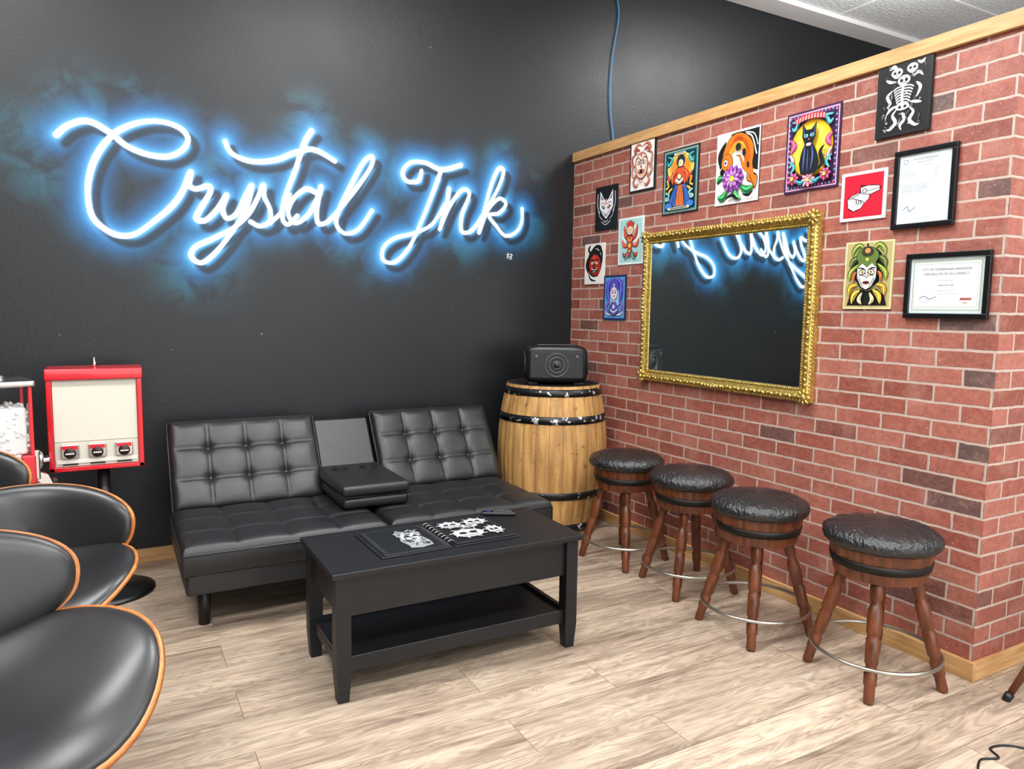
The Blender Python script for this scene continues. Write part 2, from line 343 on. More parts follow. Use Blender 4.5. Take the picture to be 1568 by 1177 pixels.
def art(parent,name,O,U,V,N,ops,layer=.00008):
    O,U,V,N=map(Vector,(O,U,V,N)); vs=[];fs=[];fm=[];ms=[];idx={}
    def P(u,v,i): return O+U*u+V*v+N*(layer*(i+1))
    asp=U.length/V.length
    for i,op in enumerate(ops):
        c=op[1]
        if c not in idx: idx[c]=len(ms); ms.append(mat('print_ink_'+c.strip('#'),c,.45))
        polys=[]
        if op[0]=='p':
            polys=[op[2]]
        elif op[0]=='r':
            u0,v0,u1,v1=op[2:]; polys=[[(u0,v0),(u1,v0),(u1,v1),(u0,v1)]]
        elif op[0]=='e':
            cu,cv,ru,rv=op[2:6]; ro=op[6] if len(op)>6 else 0
            pl=[]
            for k in range(24):
                a=2*PI*k/24; x=ru*math.cos(a); y=rv*math.sin(a)/asp; xr=x*math.cos(ro)-y*math.sin(ro); yr=x*math.sin(ro)+y*math.cos(ro)
                pl.append((cu+xr,cv+yr*asp))
            polys=[pl]
        elif op[0]=='s':
            w=op[2]; pp=catmull(op[3],6); L=[];R=[]
            for k in range(len(pp)):
                t=pp[min(k+1,len(pp)-1)]-pp[max(k-1,0)]; t=np.array([t[0]*asp,t[1]]); t/= (np.linalg.norm(t)+1e-9)
                taper=1 if len(op)<5 else math.sin(PI*min(.97,(k+.6)/len(pp)))
                n=np.array([-t[1],t[0]])*w/2*taper
                L.append((pp[k][0]+n[0]/asp,pp[k][1]+n[1])); R.append((pp[k][0]-n[0]/asp,pp[k][1]-n[1]))
            polys=[[L[k],L[k+1],R[k+1],R[k]] for k in range(len(L)-1)]
        for pl in polys:
            b=len(vs); vs+=[P(min(.995,max(.005,u)) if op[0]!='r' else u,min(.995,max(.005,v)) if op[0]!='r' else v,i) for u,v in pl]; fs.append(tuple(range(b,b+len(pl)))); fm.append(idx[c])
    return mesh(name,vs,fs,ms,parent,False,fm)
def mir(ops):
    out=[]
    for op in ops:
        out.append(op)
        if op[0]=='p': out.append(('p',op[1],[(1-u,v) for u,v in op[2]]))
        elif op[0]=='e': out.append(('e',op[1],1-op[2],op[3],op[4],op[5],-(op[6] if len(op)>6 else 0)))
        elif op[0]=='s': out.append(op[:3]+([(1-u,v) for u,v in op[3]],)+op[4:])
        elif op[0]=='r': out.append(('r',op[1],1-op[4],op[3],1-op[2],op[5]))
    return out
EDGE=mat('print_edge','#1a1a1a',.6)
def poster(name,ya,yb,za,zb,ops,th=.006,edge=None):
    ya,yb,za,zb=[v/100. for v in (ya,yb,za,zb)]
    r=root(name,(0,ya,za))
    w=abs(yb-ya); h=zb-za
    box(r,'backing_board',(-th,-w,0),(0,0,h),edge or EDGE)
    art(r,'printed_art',(-th,0,0),(0,-w,0),(0,0,h),(-1,0,0),ops)
    return r
WEDGE=mat('print_edge_white','#d8d6d0',.6)
def petals(c,cu,cv,r0,r1,n,w,ph=0,asp=1):
    return [('s',c,w,[(cu+r0*math.cos(2*PI*k/n+ph),cv+r0*math.sin(2*PI*k/n+ph)*asp),(cu+r1*math.cos(2*PI*k/n+ph+.12),cv+r1*math.sin(2*PI*k/n+ph+.12)*asp)],1) for k in range(n)]
def eyes(u,v,s,iris='#d9b03a',tilt=.3):
    return mir([('e','#141012',u,v,s*1.25,s*.75,tilt),('e','#f4efe6',u,v,s,s*.5,tilt),('e',iris,u+.005,v,s*.42,s*.46),('e','#101010',u+.005,v,s*.2,s*.24)])
# P1 red line gorgon on white
o1=[('r','#101010',0,0,1,1),('r','#efe9e0',.045,.03,.955,.97)]
o1+=inked(mir([('s','#c8614c',.05,[(.5,.88),(.32,.93),(.18,.83),(.28,.74)],1),('s','#b5564a',.045,[(.34,.78),(.12,.7),(.14,.54),(.27,.5)],1),('s','#d58a6a',.05,[(.24,.56),(.1,.43),(.18,.3),(.31,.36)],1),('s','#a94a3c',.04,[(.42,.8),(.28,.84),(.2,.74)],1),('s','#c8614c',.045,[(.32,.32),(.18,.2),(.3,.1),(.38,.16)],1),('s','#d9a08a',.035,[(.2,.42),(.08,.6),(.14,.74)],1)]),'#7a2c24',.01)
o1+=[('e','#7a3a30',.5,.5,.26,.27),('e','#e2b698',.5,.5,.235,.25),('e','#f3e3d2',.5,.53,.19,.2)]
o1+=eyes(.41,.56,.06,'#8a3a2a')+mir([('s','#4a201a',.018,[(.3,.63),(.4,.66),(.47,.6)]),('s','#b5705a',.012,[(.3,.48),(.36,.42),(.36,.36)]),('p','#f6f2ea',[(.43,.41),(.46,.41),(.445,.34)])])
o1+=[('e','#8a2a24',.5,.385,.12,.05),('e','#1a1010',.5,.38,.09,.026),('p','#f6f2ea',[(.42,.4),(.45,.4),(.435,.36)]),('p','#f6f2ea',[(.55,.4),(.58,.4),(.565,.36)]),('p','#7a3a2c',[(.46,.46),(.54,.46),(.5,.52)]),('s','#7a3a2c',.02,[(.5,.64),(.49,.56),(.5,.5)]),('e','#c8614c',.5,.72,.04,.05),('s','#c8614c',.02,[(.4,.22),(.5,.17),(.6,.22)])]
poster('framed_gorgon_art_print',-62,-85.3,206.2,235,o1,.012)
# P2 seated girl
o2=[('r','#12222c',0,0,1,1),('r','#c9b98a',.035,.025,.965,.975),('r','#2b7f86',.05,.035,.95,.965),('r','#102a38',.085,.06,.915,.94),('e','#f7d982',.5,.7,.37,.23),('e','#f0b43c',.5,.7,.34,.2),('e','#e98a2d',.5,.7,.27,.16)]
o2+=inked([('e','#20343c',.5,.8,.12,.1),('e','#f3d9b8',.5,.765,.07,.06),('p','#d9532a',[(.4,.7),(.6,.7),(.68,.52),(.62,.4),(.38,.4),(.32,.52)]),('p','#3466b8',[(.36,.44),(.64,.44),(.8,.2),(.66,.11),(.34,.11),(.2,.2)]),('p','#e8742a',[(.44,.44),(.56,.44),(.62,.12),(.38,.12)])]+mir([('s','#3aa0a0',.05,[(.13,.9),(.26,.85),(.16,.76),(.13,.84)],1),('s','#d9532a',.08,[(.42,.66),(.3,.58),(.3,.46)],1),('s','#e8a03a',.05,[(.3,.4),(.2,.34),(.2,.22)],1),('e','#3f77c8',.2,.13,.1,.05),('e','#e8e2d0',.16,.24,.06,.035),('s','#d8422a',.05,[(.14,.62),(.2,.54),(.14,.46)],1),('s','#f0b43c',.03,[(.12,.4),(.2,.44),(.15,.54)]),('s','#7ad0c8',.03,[(.12,.34),(.22,.3),(.14,.22)])])+[('s','#f3d9b8',.05,[(.4,.52),(.5,.47),(.6,.52)]),('e','#e6d9b0',.5,.56,.05,.04)],'#0e1216',.01)
o2+=[('s','#1a1a1a',.008,[(.38+.06*k,.4),(.34+.08*k,.26),(.3+.1*k,.14)]) for k in range(5)]+[('r','#e6d9b0',.2,.065,.8,.1),('r','#12222c',.26,.075,.74,.09),('r','#e6d9b0',.34,.9,.66,.93),('r','#12222c',.38,.91,.62,.92),('e','#1a1010',.475,.77,.012,.008),('e','#1a1010',.525,.77,.012,.008),('s','#b02a20',.01,[(.48,.735),(.52,.735)])]
poster('seated_lady_art_print',-92,-120.6,189.8,225,o2)
# P3 koi
o3=[('r','#f2f0ea',0,0,1,1),('p','#0f1414',[(.46,.97),(.97,.97),(.97,.4),(.8,.45),(.86,.6),(.74,.72),(.6,.76)]),('s','#0f1414',.12,[(.22,.88),(.1,.7),(.16,.5),(.06,.3)],1),('s','#f2f0ea',.02,[(.58,.93),(.8,.88),(.93,.62)]),('s','#f2f0ea',.015,[(.66,.95),(.86,.9),(.95,.74)])]
o3+=inked([('p','#e8731c',[(.5,.84),(.34,.95),(.62,.95),(.66,.8)]),('p','#e8731c',[(.78,.42),(.96,.32),(.92,.16),(.86,.24),(.74,.3)])],'#0f1414',.014)+[('s','#0f1414',.315,[(.2,.5),(.26,.68),(.46,.82),(.68,.72),(.74,.5),(.88,.34)],1),('s','#e8731c',.29,[(.2,.5),(.26,.68),(.46,.82),(.68,.72),(.74,.5),(.88,.34)],1)]
o3+=[('s','#c9500f',.07,[(.3,.74),(.46,.88),(.68,.8),(.8,.56)],1),('s','#f6b13a',.13,[(.3,.64),(.42,.77),(.58,.77),(.68,.62)],1),('s','#f2ead8',.06,[(.3,.58),(.42,.68),(.58,.68),(.66,.54)],1)]
for k in range(12):
    t=k/11; u=.34+.40*t; v=.74+.06*math.sin(PI*t)-.2*t*t
    for j in (0,1,2): o3.append(('s','#7a2a10',.006,[(u,v+.07-.05*j),(u+.025,v+.055-.05*j),(u+.018,v+.02-.05*j)]))
o3+=inked([('e','#e8731c',.27,.58,.13,.12),('e','#f2f0ea',.24,.58,.045,.045)],'#0f1414',.012)+[('e','#0f1414',.235,.58,.022,.022),('s','#0f1414',.014,[(.17,.5),(.23,.47),(.29,.5)]),('s','#f2f0ea',.01,[(.15,.52),(.1,.47),(.12,.42)]),('e','#1d2222',.52,.77,.06,.05),('e','#1d2222',.66,.68,.04,.05),('e','#1d2222',.76,.5,.03,.04)]
for k in range(5): o3+=[('s','#7a2a10',.006,[(.46+.035*k,.85),(.42+.045*k,.93)]),('s','#7a2a10',.006,[(.79,.37),(.92-.02*k,.19+.025*k)])]
o3+=inked([('s','#2f8f4a',.1,[(.6,.24),(.74,.16),(.9,.2)],1),('s','#2f8f4a',.1,[(.3,.2),(.2,.1),(.08,.12)],1),('s','#57b560',.08,[(.5,.2),(.52,.1),(.64,.06)],1),('s','#2f8f4a',.07,[(.24,.36),(.12,.38),(.05,.32)],1)]+petals('#8a3fa0',.44,.34,.02,.25,11,.1,0,.75)+petals('#c07bd0',.44,.34,.02,.16,9,.07,.3,.75)+[('e','#f4d24a',.44,.34,.05,.04)],'#1a1020',.009)
o3+=[('s','#0f1414',.05,[(.3,.07),(.46,.11),(.6,.04)],1),('s','#0f1414',.04,[(.7,.1),(.84,.08),(.94,.14)],1)]
poster('koi_fish_art_print',-133.5,-162.3,190.3,226,o3)
# P4 cat
o4=[('r','#3c1c46',0,0,1,1),('r','#d9a6b8',.03,.025,.97,.975),('r','#4a2358',.05,.042,.95,.958),('r','#2c1638',.09,.08,.91,.92)]
for k in range(14):
    for e_ in (.07,.93): o4.append(('e','#d9a6b8' if k%2 else '#4fb4c0',e_,.08+.065*k,.014,.012))
    for e_ in (.06,.94): o4.append(('e','#e0507a' if k%2 else '#4fb4c0',.08+.065*k,e_,.014,.012))
o4+=[('e','#a06a1a',.5,.52,.4,.36),('e','#e8b420',.5,.52,.385,.345),('e','#f6cf3a',.5,.52,.33,.3)]+petals('#f8e68a',.5,.52,.2,.31,24,.016,0,.9)
o4+=inked(mir([('s','#4fb4c0',.05,[(.12,.88),(.24,.87),(.17,.78),(.12,.82)],1),('s','#e0507a',.07,[(.12,.66),(.19,.58),(.12,.5)],1),('s','#d9a6b8',.05,[(.11,.48),(.17,.4),(.12,.32)],1),('s','#4fb4c0',.04,[(.1,.4),(.2,.32),(.13,.24)],1)])+petals('#e0507a',.2,.17,.01,.1,7,.05,0,.8)+petals('#e0507a',.8,.17,.01,.1,7,.05,0,.8)+petals('#f08aa0',.5,.13,.01,.13,8,.05,0,.7)+mir([('s','#2f9aa6',.05,[(.28,.14),(.36,.1),(.42,.12)],1),('e','#f8e06a',.2,.17,.03,.025)])+[('e','#f8e06a',.5,.13,.03,.025)],'#1a0e20',.008)
o4+=[('s','#e23a55',.065,[(.22,.865),(.36,.895),(.5,.905),(.64,.895),(.78,.865)])]+[('s','#fbe9b0',.012,[(.25+.055*k,.85+.02*math.sin(PI*k/9)),(.26+.055*k,.9+.02*math.sin(PI*k/9))]) for k in range(10)]
o4+=[('p','#15161c',[(.37,.2),(.33,.34),(.37,.48),(.42,.57),(.37,.66),(.37,.82),(.45,.74),(.54,.74),(.63,.82),(.62,.65),(.57,.57),(.65,.46),(.7,.32),(.66,.2)]),('s','#15161c',.06,[(.64,.22),(.76,.3),(.72,.44),(.79,.52)],1),('e','#7ad0d8',.44,.67,.04,.022),('e','#7ad0d8',.555,.67,.04,.022),('e','#101010',.44,.67,.01,.02),('e','#101010',.555,.67,.01,.02),('s','#4f66a0',.022,[(.43,.56),(.42,.4),(.41,.24)],1),('s','#4f66a0',.022,[(.56,.54),(.58,.4),(.55,.24)],1),('s','#4f66a0',.014,[(.49,.5),(.49,.36),(.49,.22)],1),('p','#e0507a',[(.48,.63),(.52,.63),(.5,.61)]),('s','#4f66a0',.01,[(.4,.78),(.4,.7),(.42,.66)]),('s','#4f66a0',.01,[(.6,.78),(.6,.7),(.58,.66)]),('e','#e0b0c8',.5,.56,.05,.02)]
poster('black_cat_art_print',-178,-206.7,190.7,226.3,o4)
# P5 skeletons
W_='#e4e4e2'; K_='#0b0b0c'; rnd=random.Random(11)
o5=[('r',K_,0,0,1,1),('r','#2a2a2c',.03,.025,.97,.975),('r','#0e0e0f',.04,.033,.96,.967)]
for a,w in (([(.22,.9),(.3,.93),(.38,.86)],.05),([(.72,.93),(.8,.9),(.86,.94)],.04),([(.3,.62),(.2,.55),(.26,.45),(.2,.4)],.045),([(.72,.66),(.8,.58),(.74,.46)],.045),([(.4,.36),(.32,.28),(.38,.18),(.28,.1),(.2,.11)],.05),([(.6,.36),(.7,.28),(.64,.18),(.74,.1),(.82,.1)],.05),([(.5,.3),(.54,.2),(.47,.13),(.5,.06)],.045),([(.2,.3),(.28,.37),(.4,.4)],.04),([(.84,.38),(.74,.4),(.62,.42)],.04),([(.16,.78),(.24,.74),(.36,.72)],.04),([(.66,.74),(.76,.78),(.84,.72)],.04)): o5.append(('s',W_,w,a,1))
for (cu,cv,s_) in ((.36,.84,1.),(.64,.86,.95),(.5,.72,1.1)):
    o5+=[('e',W_,cu,cv,.105*s_,.062*s_),('e',W_,cu,cv-.045*s_,.06*s_,.03*s_),('e',K_,cu-.04*s_,cv,.028*s_,.02*s_),('e',K_,cu+.04*s_,cv,.028*s_,.02*s_),('p',K_,[(cu-.014,cv-.035*s_),(cu+.014,cv-.035*s_),(cu,cv-.015)]),('r',K_,cu-.04*s_,cv-.058*s_,cu+.04*s_,cv-.052*s_)]
o5+=[('s',W_,.035,[(.5,.68),(.48,.52),(.51,.36)]),('e',W_,.5,.37,.13,.045),('e',K_,.45,.37,.03,.02),('e',K_,.55,.37,.03,.02)]
for k in range(7): o5+=[('s',W_,.018,[(.5,.645-.036*k),(.38+.008*k,.635-.036*k),(.32+.014*k,.605-.036*k)]),('s',W_,.018,[(.5,.645-.036*k),(.62-.008*k,.635-.036*k),(.69-.014*k,.605-.036*k)])]
for k in range(46):
    u=rnd.uniform(.14,.86); v=rnd.uniform(.1,.9); o5.append(('s',rnd.choice(['#9a9a9a','#c8c8c8','#6a6a6a']),rnd.uniform(.006,.014),[(u,v),(u+rnd.uniform(-.06,.06),v+rnd.uniform(-.05,.05)),(u+rnd.uniform(-.08,.08),v+rnd.uniform(-.07,.07))],1))
poster('skeleton_art_print',-223.5,-246.2,206.6,235.5,o5,.012)
# P6 fox mask
o6=[('r','#101012',0,0,1,1)]+mir([('p','#efeeee',[(.5,.25),(.34,.36),(.2,.52),(.2,.7),(.22,.9),(.4,.7),(.5,.66)]),('s','#efeeee',.02,[(.12,.85),(.1,.6),(.2,.4)]),('s','#c9c9cc',.018,[(.14,.5),(.2,.34),(.34,.24)])])
o6+=mir([('p','#1a1a1c',[(.25,.82),(.26,.71),(.36,.69)]),('p','#d08aa0',[(.265,.78),(.275,.73),(.32,.71)]),('e','#15151a',.37,.52,.08,.035,-.4),('e','#e8c84a',.37,.52,.03,.02),('s','#d08aa0',.025,[(.26,.6),(.36,.63),(.44,.58)]),('s','#8a8a90',.012,[(.28,.42),(.4,.38),(.48,.3)]),('s','#8a8a90',.01,[(.27,.46),(.38,.42),(.46,.36)]),('s','#c9c9cc',.02,[(.3,.2),(.42,.14),(.5,.12)])])
o6+=[('p','#15151a',[(.46,.36),(.54,.36),(.5,.31)]),('e','#d08aa0',.5,.66,.03,.05),('e','#b83a50',.5,.6,.018,.03),('s','#efeeee',.014,[(.4,.22),(.5,.18),(.6,.22)])]
poster('kitsune_mask_art_print',-26.6,-50,186.7,214,o6)
# P7 red figure on pale teal
o7=[('r','#e6efec',0,0,1,1),('r','#a9d4cf',.05,.04,.95,.96),('e','#d9ebe6',.5,.6,.36,.26)]
o7+=inked(mir([('s','#c8402e',.1,[(.48,.5),(.3,.62),(.24,.84)],1),('s','#d8583c',.09,[(.46,.42),(.26,.4),(.16,.54)],1),('s','#a83026',.08,[(.46,.3),(.3,.18),(.2,.26)],1),('s','#4fa8a0',.05,[(.28,.1),(.4,.18),(.38,.3)],1),('s','#e8a05a',.05,[(.34,.7),(.4,.82),(.34,.9)],1)])+[('e','#c8402e',.5,.84,.13,.08),('e','#f0cfae',.5,.72,.12,.09),('p','#c8402e',[(.38,.6),(.62,.6),(.58,.36),(.5,.12),(.42,.36)]),('s','#f0b44a',.03,[(.4,.56),(.5,.5),(.6,.56)]),('e','#f0b44a',.5,.4,.06,.05),('e','#f0b44a',.5,.28,.04,.03)],'#3a1410',.012)
o7+=mir([('e','#1a1010',.46,.73,.018,.01)])+[('s','#8a201a',.014,[(.47,.68),(.53,.68)])]
poster('red_flower_figure_art_print',-52,-76,164,192,o7,.006,WEDGE)
# P8 oni
o8=[('r','#eeeae2',0,0,1,1),('s','#171212',.1,[(.3,.8),(.6,.92),(.84,.78),(.88,.5)],1),('s','#171212',.09,[(.16,.66),(.1,.46),(.2,.26)],1),('e','#171212',.5,.52,.37,.35),('e','#b22c22',.52,.47,.28,.26),('s','#d0483a',.05,[(.34,.6),(.5,.68),(.68,.6)],1)]+mir([('s','#171212',.08,[(.32,.72),(.2,.86),(.3,.96)],1),('s','#171212',.03,[(.3,.6),(.4,.6),(.47,.54)])])+eyes(.4,.52,.07,'#e0a030')
o8+=[('e','#171212',.5,.33,.16,.07),('r','#eeeae2',.4,.345,.6,.365),('r','#eeeae2',.42,.295,.58,.31)]+mir([('p','#eeeae2',[(.37,.36),(.41,.36),(.39,.44)])])+[('e','#8a1c18',.5,.44,.07,.04),('s','#171212',.05,[(.2,.3),(.34,.12),(.6,.08)],1),('s','#d0483a',.03,[(.62,.16),(.76,.28),(.8,.46)],1)]
poster('oni_mask_art_print',-16,-38,153,179,o8,.006,WEDGE)
# P9 blue lady
o9=[('r','#23305c',0,0,1,1),('r','#5b9ad0',.06,.05,.94,.95),('e','#3a66b0',.5,.6,.4,.34),('e','#9fd0ea',.5,.6,.36,.3)]
o9+=inked(mir([('s','#4a50b8',.14,[(.5,.92),(.24,.82),(.22,.55),(.3,.38)],1),('s','#7a5ab0',.08,[(.28,.42),(.15,.3),(.24,.14)],1),('s','#e8f2fa',.045,[(.1,.2),(.22,.13),(.42,.12)],1),('s','#5a60c8',.045,[(.1,.92),(.17,.76),(.1,.6)],1)])+[('e','#5a4ab0',.5,.76,.22,.15),('r','#e6d2de',.45,.38,.55,.5),('e','#e6d2de',.5,.6,.155,.14),('p','#6a4aa8',[(.28,.2),(.42,.4),(.58,.4),(.72,.2),(.5,.1)]),('s','#cfe6f6',.03,[(.34,.24),(.5,.18),(.66,.24)]),('e','#cfe6f6',.5,.3,.05,.05),('e','#8ad8e8',.5,.78,.04,.04)],'#12183a',.01)
o9+=mir([('e','#2a2a5a',.44,.61,.032,.016),('s','#2a2a5a',.01,[(.38,.65),(.44,.66),(.48,.64)])])+[('e','#b04a78',.5,.535,.035,.015)]
poster('blue_lady_art_print',-38,-61,130,158,o9)
# P10 hand with revolver
o10=[('r','#f2eeee',0,0,1,1),('r','#c3142e',.07,.06,.93,.94)]
o10+=inked([('p','#ece8ea',[(.46,.52),(.44,.66),(.6,.69),(.84,.66),(.85,.58),(.68,.52)]),('p','#ece8ea',[(.18,.28),(.16,.44),(.26,.52),(.4,.56),(.5,.52),(.64,.5),(.62,.42),(.52,.34),(.46,.25),(.3,.2)])],'#1a1416',.02)
o10+=[('s','#1a1416',.014,[(.5,.58),(.66,.59),(.84,.62)]),('e','#1a1416',.53,.59,.055,.055),('e','#ece8ea',.53,.59,.038,.038)]+[('e','#1a1416',.53+.022*math.cos(a),.59+.022*math.sin(a),.008,.008) for a in (0,1.26,2.5,3.8,5.)]
for k in range(4): o10+=[('s','#1a1416',.014,[(.26+.06*k,.47-.02*k),(.35+.055*k,.43-.02*k),(.37+.05*k,.33)]),('s','#8a8286',.008,[(.24+.05*k,.42),(.3+.05*k,.38),(.3+.05*k,.3)])]
o10+=[('s','#1a1416',.014,[(.19,.44),(.3,.5),(.42,.54)]),('s','#1a1416',.016,[(.44,.68),(.46,.73),(.5,.69)])]
poster('hand_holding_gun_art_print',-209,-230,175,195,o10,.008,WEDGE)
# P12 green-haired gorgon on khaki
o12=[('r','#d8cfa0',0,0,1,1),('r','#b3a46e',.03,.025,.97,.975),('p','#16170f',[(.08,.05),(.14,.2),(.3,.3),(.5,.26),(.7,.3),(.86,.2),(.92,.05)]),('e','#16170f',.5,.62,.34,.30)]
o12+=inked(mir([('s','#7a8a3a',.08,[(.44,.84),(.30,.94),(.18,.86),(.16,.76)],1),('s','#5a6a2e',.08,[(.36,.78),(.18,.72),(.12,.6)],1),('s','#8a9a3a',.07,[(.30,.66),(.14,.54),(.12,.42)],1),('s','#c99a2c',.08,[(.30,.36),(.16,.32),(.12,.2)],1),('s','#d9b03a',.08,[(.36,.28),(.24,.2),(.2,.08)],1),('s','#c9602c',.05,[(.30,.56),(.22,.5),(.22,.4)],1),('s','#e8d8a0',.06,[(.42,.24),(.36,.14),(.42,.07)],1)]),'#16170f',.012)
o12+=inked([('e','#5c7434',.5,.78,.23,.13),('e','#2f3c1c',.5,.84,.12,.06),('e','#c98a50',.5,.86,.06,.04)],'#16170f',.012)+[('e','#16170f',.5,.51,.225,.235),('p','#efe8dc',[(.30,.62),(.36,.69),(.5,.71),(.64,.69),(.70,.62),(.69,.46),(.60,.33),(.5,.29),(.40,.33),(.31,.46)]),('p','#5c7434',[(.30,.6),(.32,.7),(.5,.77),(.68,.7),(.70,.6),(.6,.67),(.5,.61),(.4,.67)])]
o12+=eyes(.405,.545,.06,'#d9b03a')+mir([('s','#16170f',.018,[(.32,.60),(.4,.605),(.47,.57)]),('s','#6a7a5a',.014,[(.34,.47),(.38,.40),(.44,.33)]),('s','#16170f',.008,[(.34,.49),(.4,.50),(.46,.48)])])
o12+=[('e','#7a2a2a',.5,.39,.075,.024),('e','#16170f',.5,.39,.06,.010),('s','#16170f',.008,[(.48,.55),(.475,.49),(.5,.46),(.525,.49),(.52,.55)]),('s','#16170f',.03,[(.5,.97),(.5,.94),(.5,.90)],1),('e','#e8c84a',.5,.73,.03,.025)]
poster('green_gorgon_art_print',-213,-235,138,166,o12,.008,mat('khaki_edge','#b7a871',.6))
# certificates
INK=mat('text_ink','#3a4044',.6)
def text_on(r,w,fr,ih,s,v,sz,u=None):
    t=bpy.data.curves.new('title','FONT'); t.body=s; t.size=sz; t.align_x='CENTER' if u is None else 'LEFT'; t.materials.append(INK)
    ob=bpy.data.objects.new('printed_text',t); COL.objects.link(ob); ob.parent=r
    yy=-w/2 if u is None else -(fr+(w-2*fr)*u)
    ob.matrix_local=Matrix(((0,0,-1,-.0130),(-1,0,0,yy),(0,1,0,fr+ih*v),(0,0,0,1)))
def certificate(name,ya,yb,za,zb,fr,kind):
    ya,yb,za,zb=[v/100. for v in (ya,yb,za,zb)]; w=abs(yb-ya); h=zb-za
    r=root(name,(0,ya,za)); FB=mat('black_frame','#101012',.3)
    box(r,'frame_top',(-.02,-w,h-fr),(.0,0,h),FB,.003); box(r,'frame_bottom',(-.02,-w,0),(.0,0,fr),FB,.003)
    box(r,'frame_left',(-.02,-fr,fr),(.0,0,h-fr),FB,.003); box(r,'frame_right',(-.02,-w,fr),(.0,-w+fr,h-fr),FB,.003)
    box(r,'paper_backing',(-.010,-w+fr*.8,fr*.8),(.0,-fr*.8,h-fr*.8),mat('paper_white','#e6ebea',.5))
    iw=w-2*fr; ih=h-2*fr; ops=[('r','#c6d2d6',.0,.0,1,1)]
    if kind==0:
        ops+=[('r','#d5e0e4',.03,.02,.97,.98),('e','#7a8a9a',.12,.9,.05,.04),('e','#d5e0e4',.12,.9,.035,.028),('s','#31406a',.01,[(.12,.2),(.2,.25),(.24,.18),(.36,.23)]),('r','#5a6064',.1,.165,.42,.168)]
    else:
        ops+=[('r','#a8b29c',.035,.05,.965,.95),('r','#dfe4e0',.055,.075,.945,.925),('r','#9aa49a',.075,.105,.925,.895),('r','#e2e7e4',.08,.115,.92,.885),('s','#4a5a80',.014,[(.14,.27),(.22,.31),(.28,.26),(.38,.30)]),('r','#8a8f8e',.12,.235,.42,.24),('r','#b8625c',.70,.235,.85,.28),('r','#c9a9a0',.74,.17,.8,.21)]
    art(r,'document',(-.0105,-fr,fr),(0,-iw,0),(0,0,ih),(-1,0,0),ops)
    T=lambda *a,**k: text_on(r,w,fr,ih,*a,**k)
    if kind==1:
        T('CITY OF TEXARKANA ARKANSAS',.775,.0125); T('CERTIFICATE OF OCCUPANCY',.69,.0125)
        T('This Certificate Is Issued To',.585,.006); T('CRYSTAL INK',.49,.010); T('Tattoo Studio   Suite 101',.40,.006); T('for use and occupancy of the premises as described',.345,.0045); T('Building Official',.19,.005,u=.16); T('APPROVED',.245,.006,u=.71)
    else:
        T('STATE OF ARKANSAS',.91,.010); T('Department of Health',.87,.007); T('License No. 0000',.82,.006)
        for k,(l,q) in enumerate((('Crystal Ink','Issue Date'),('Body Art Establishment','Expires'),('Texarkana, Arkansas','Fee Paid'),('Owner / Operator','Category'))):
            T(l,.76-.035*k,.006,u=.08); T(q,.76-.035*k,.006,u=.66)
        for k,l in enumerate(('This establishment is hereby licensed to operate','in accordance with the rules and regulations','pertaining to body art. Post in a conspicuous','place. This license is not transferable.')): T(l,.55-.03*k,.0058,u=.08)
        T('Director',.14,.0055,u=.1); T('Void if altered or removed',.06,.005)
certificate('framed_license_certificate',-233.3,-258.2,169.5,200,.02,0)
certificate('framed_occupancy_certificate',-241,-273,134.5,159.5,.02,1)

# ------------------------------------------------------------------ mirror with ornate gold frame
mr=root('ornate_gold_framed_mirror',(0,-1.40,1.382))
W2,H2=.54,.362
mesh('mirror_glass',[(-.022,W2+.01,-H2-.01),(-.022,-W2-.01,-H2-.01),(-.022,-W2-.01,H2+.01),(-.022,W2+.01,H2+.01)],[(0,1,2,3)],MIRR,mr)
box(mr,'back_board',(-.018,-W2-.05,-H2-.05),(0,W2+.05,H2+.05),BLACKP)
prof=[(-.002,.020),(0,.026),(.008,.029),(.013,.025),(.02,.028),(.030,.038),(.040,.042),(.05,.037),(.056,.03),(.062,.026),(.064,.002)]
vs=[];fs=[]
for a,h in prof:
    for sy,sz in ((1,-1),(-1,-1),(-1,1),(1,1)): vs.append((-h,sy*(W2+a),sz*(H2+a)))
for k in range(len(prof)-1):
    for i in range(4): fs.append((k*4+i,k*4+(i+1)%4,(k+1)*4+(i+1)%4,(k+1)*4+i))
mesh('gold_frame_moulding',vs,fs,GOLD,mr)
bm=bmesh.new()
def bead(y,z,h,r,sy=1,sz=1,rot=0):
    M=Matrix.Translation((-h,y,z))@Matrix.Rotation(rot,4,'X')@Matrix.Diagonal((r*.8,r*sy,r*sz,1))
    bmesh.ops.create_icosphere(bm,subdivisions=1,radius=1,matrix=M)
def runline(p0,p1,n,fn):
    for i in range(n+1):
        t=i/n; fn(p0[0]+(p1[0]-p0[0])*t,p0[1]+(p1[1]-p0[1])*t,i)
def rectrun(a,step,fn):
    y,z=W2+a,H2+a
    for p0,p1 in (((y,-z),(-y,-z)),((-y,-z),(-y,z)),((-y,z),(y,z)),((y,z),(y,-z))):
        n=int(math.hypot(p1[0]-p0[0],p1[1]-p0[1])/step); runline(p0,p1,n,lambda yy,zz,i,h=(p0[0]==p1[0]):fn(yy,zz,i,h))
rectrun(.008,.013,lambda y,z,i,h: bead(y,z,.029,.0045))
rectrun(.040,.026,lambda y,z,i,h: bead(y,z,.040,.011,1.3,.6,(.7 if i%2 else -.7)))
rectrun(.057,.017,lambda y,z,i,h: bead(y,z,.029,.007,1,1,0))
for sy in (1,-1):
    for sz in (1,-1):
        cy,cz=sy*(W2+.04),sz*(H2+.04)
        bead(cy,cz,.046,.018)
        for k in range(8):
            a=2*PI*k/8; bead(cy+.025*math.cos(a),cz+.025*math.sin(a),.042,.013,1.3,.6,a)
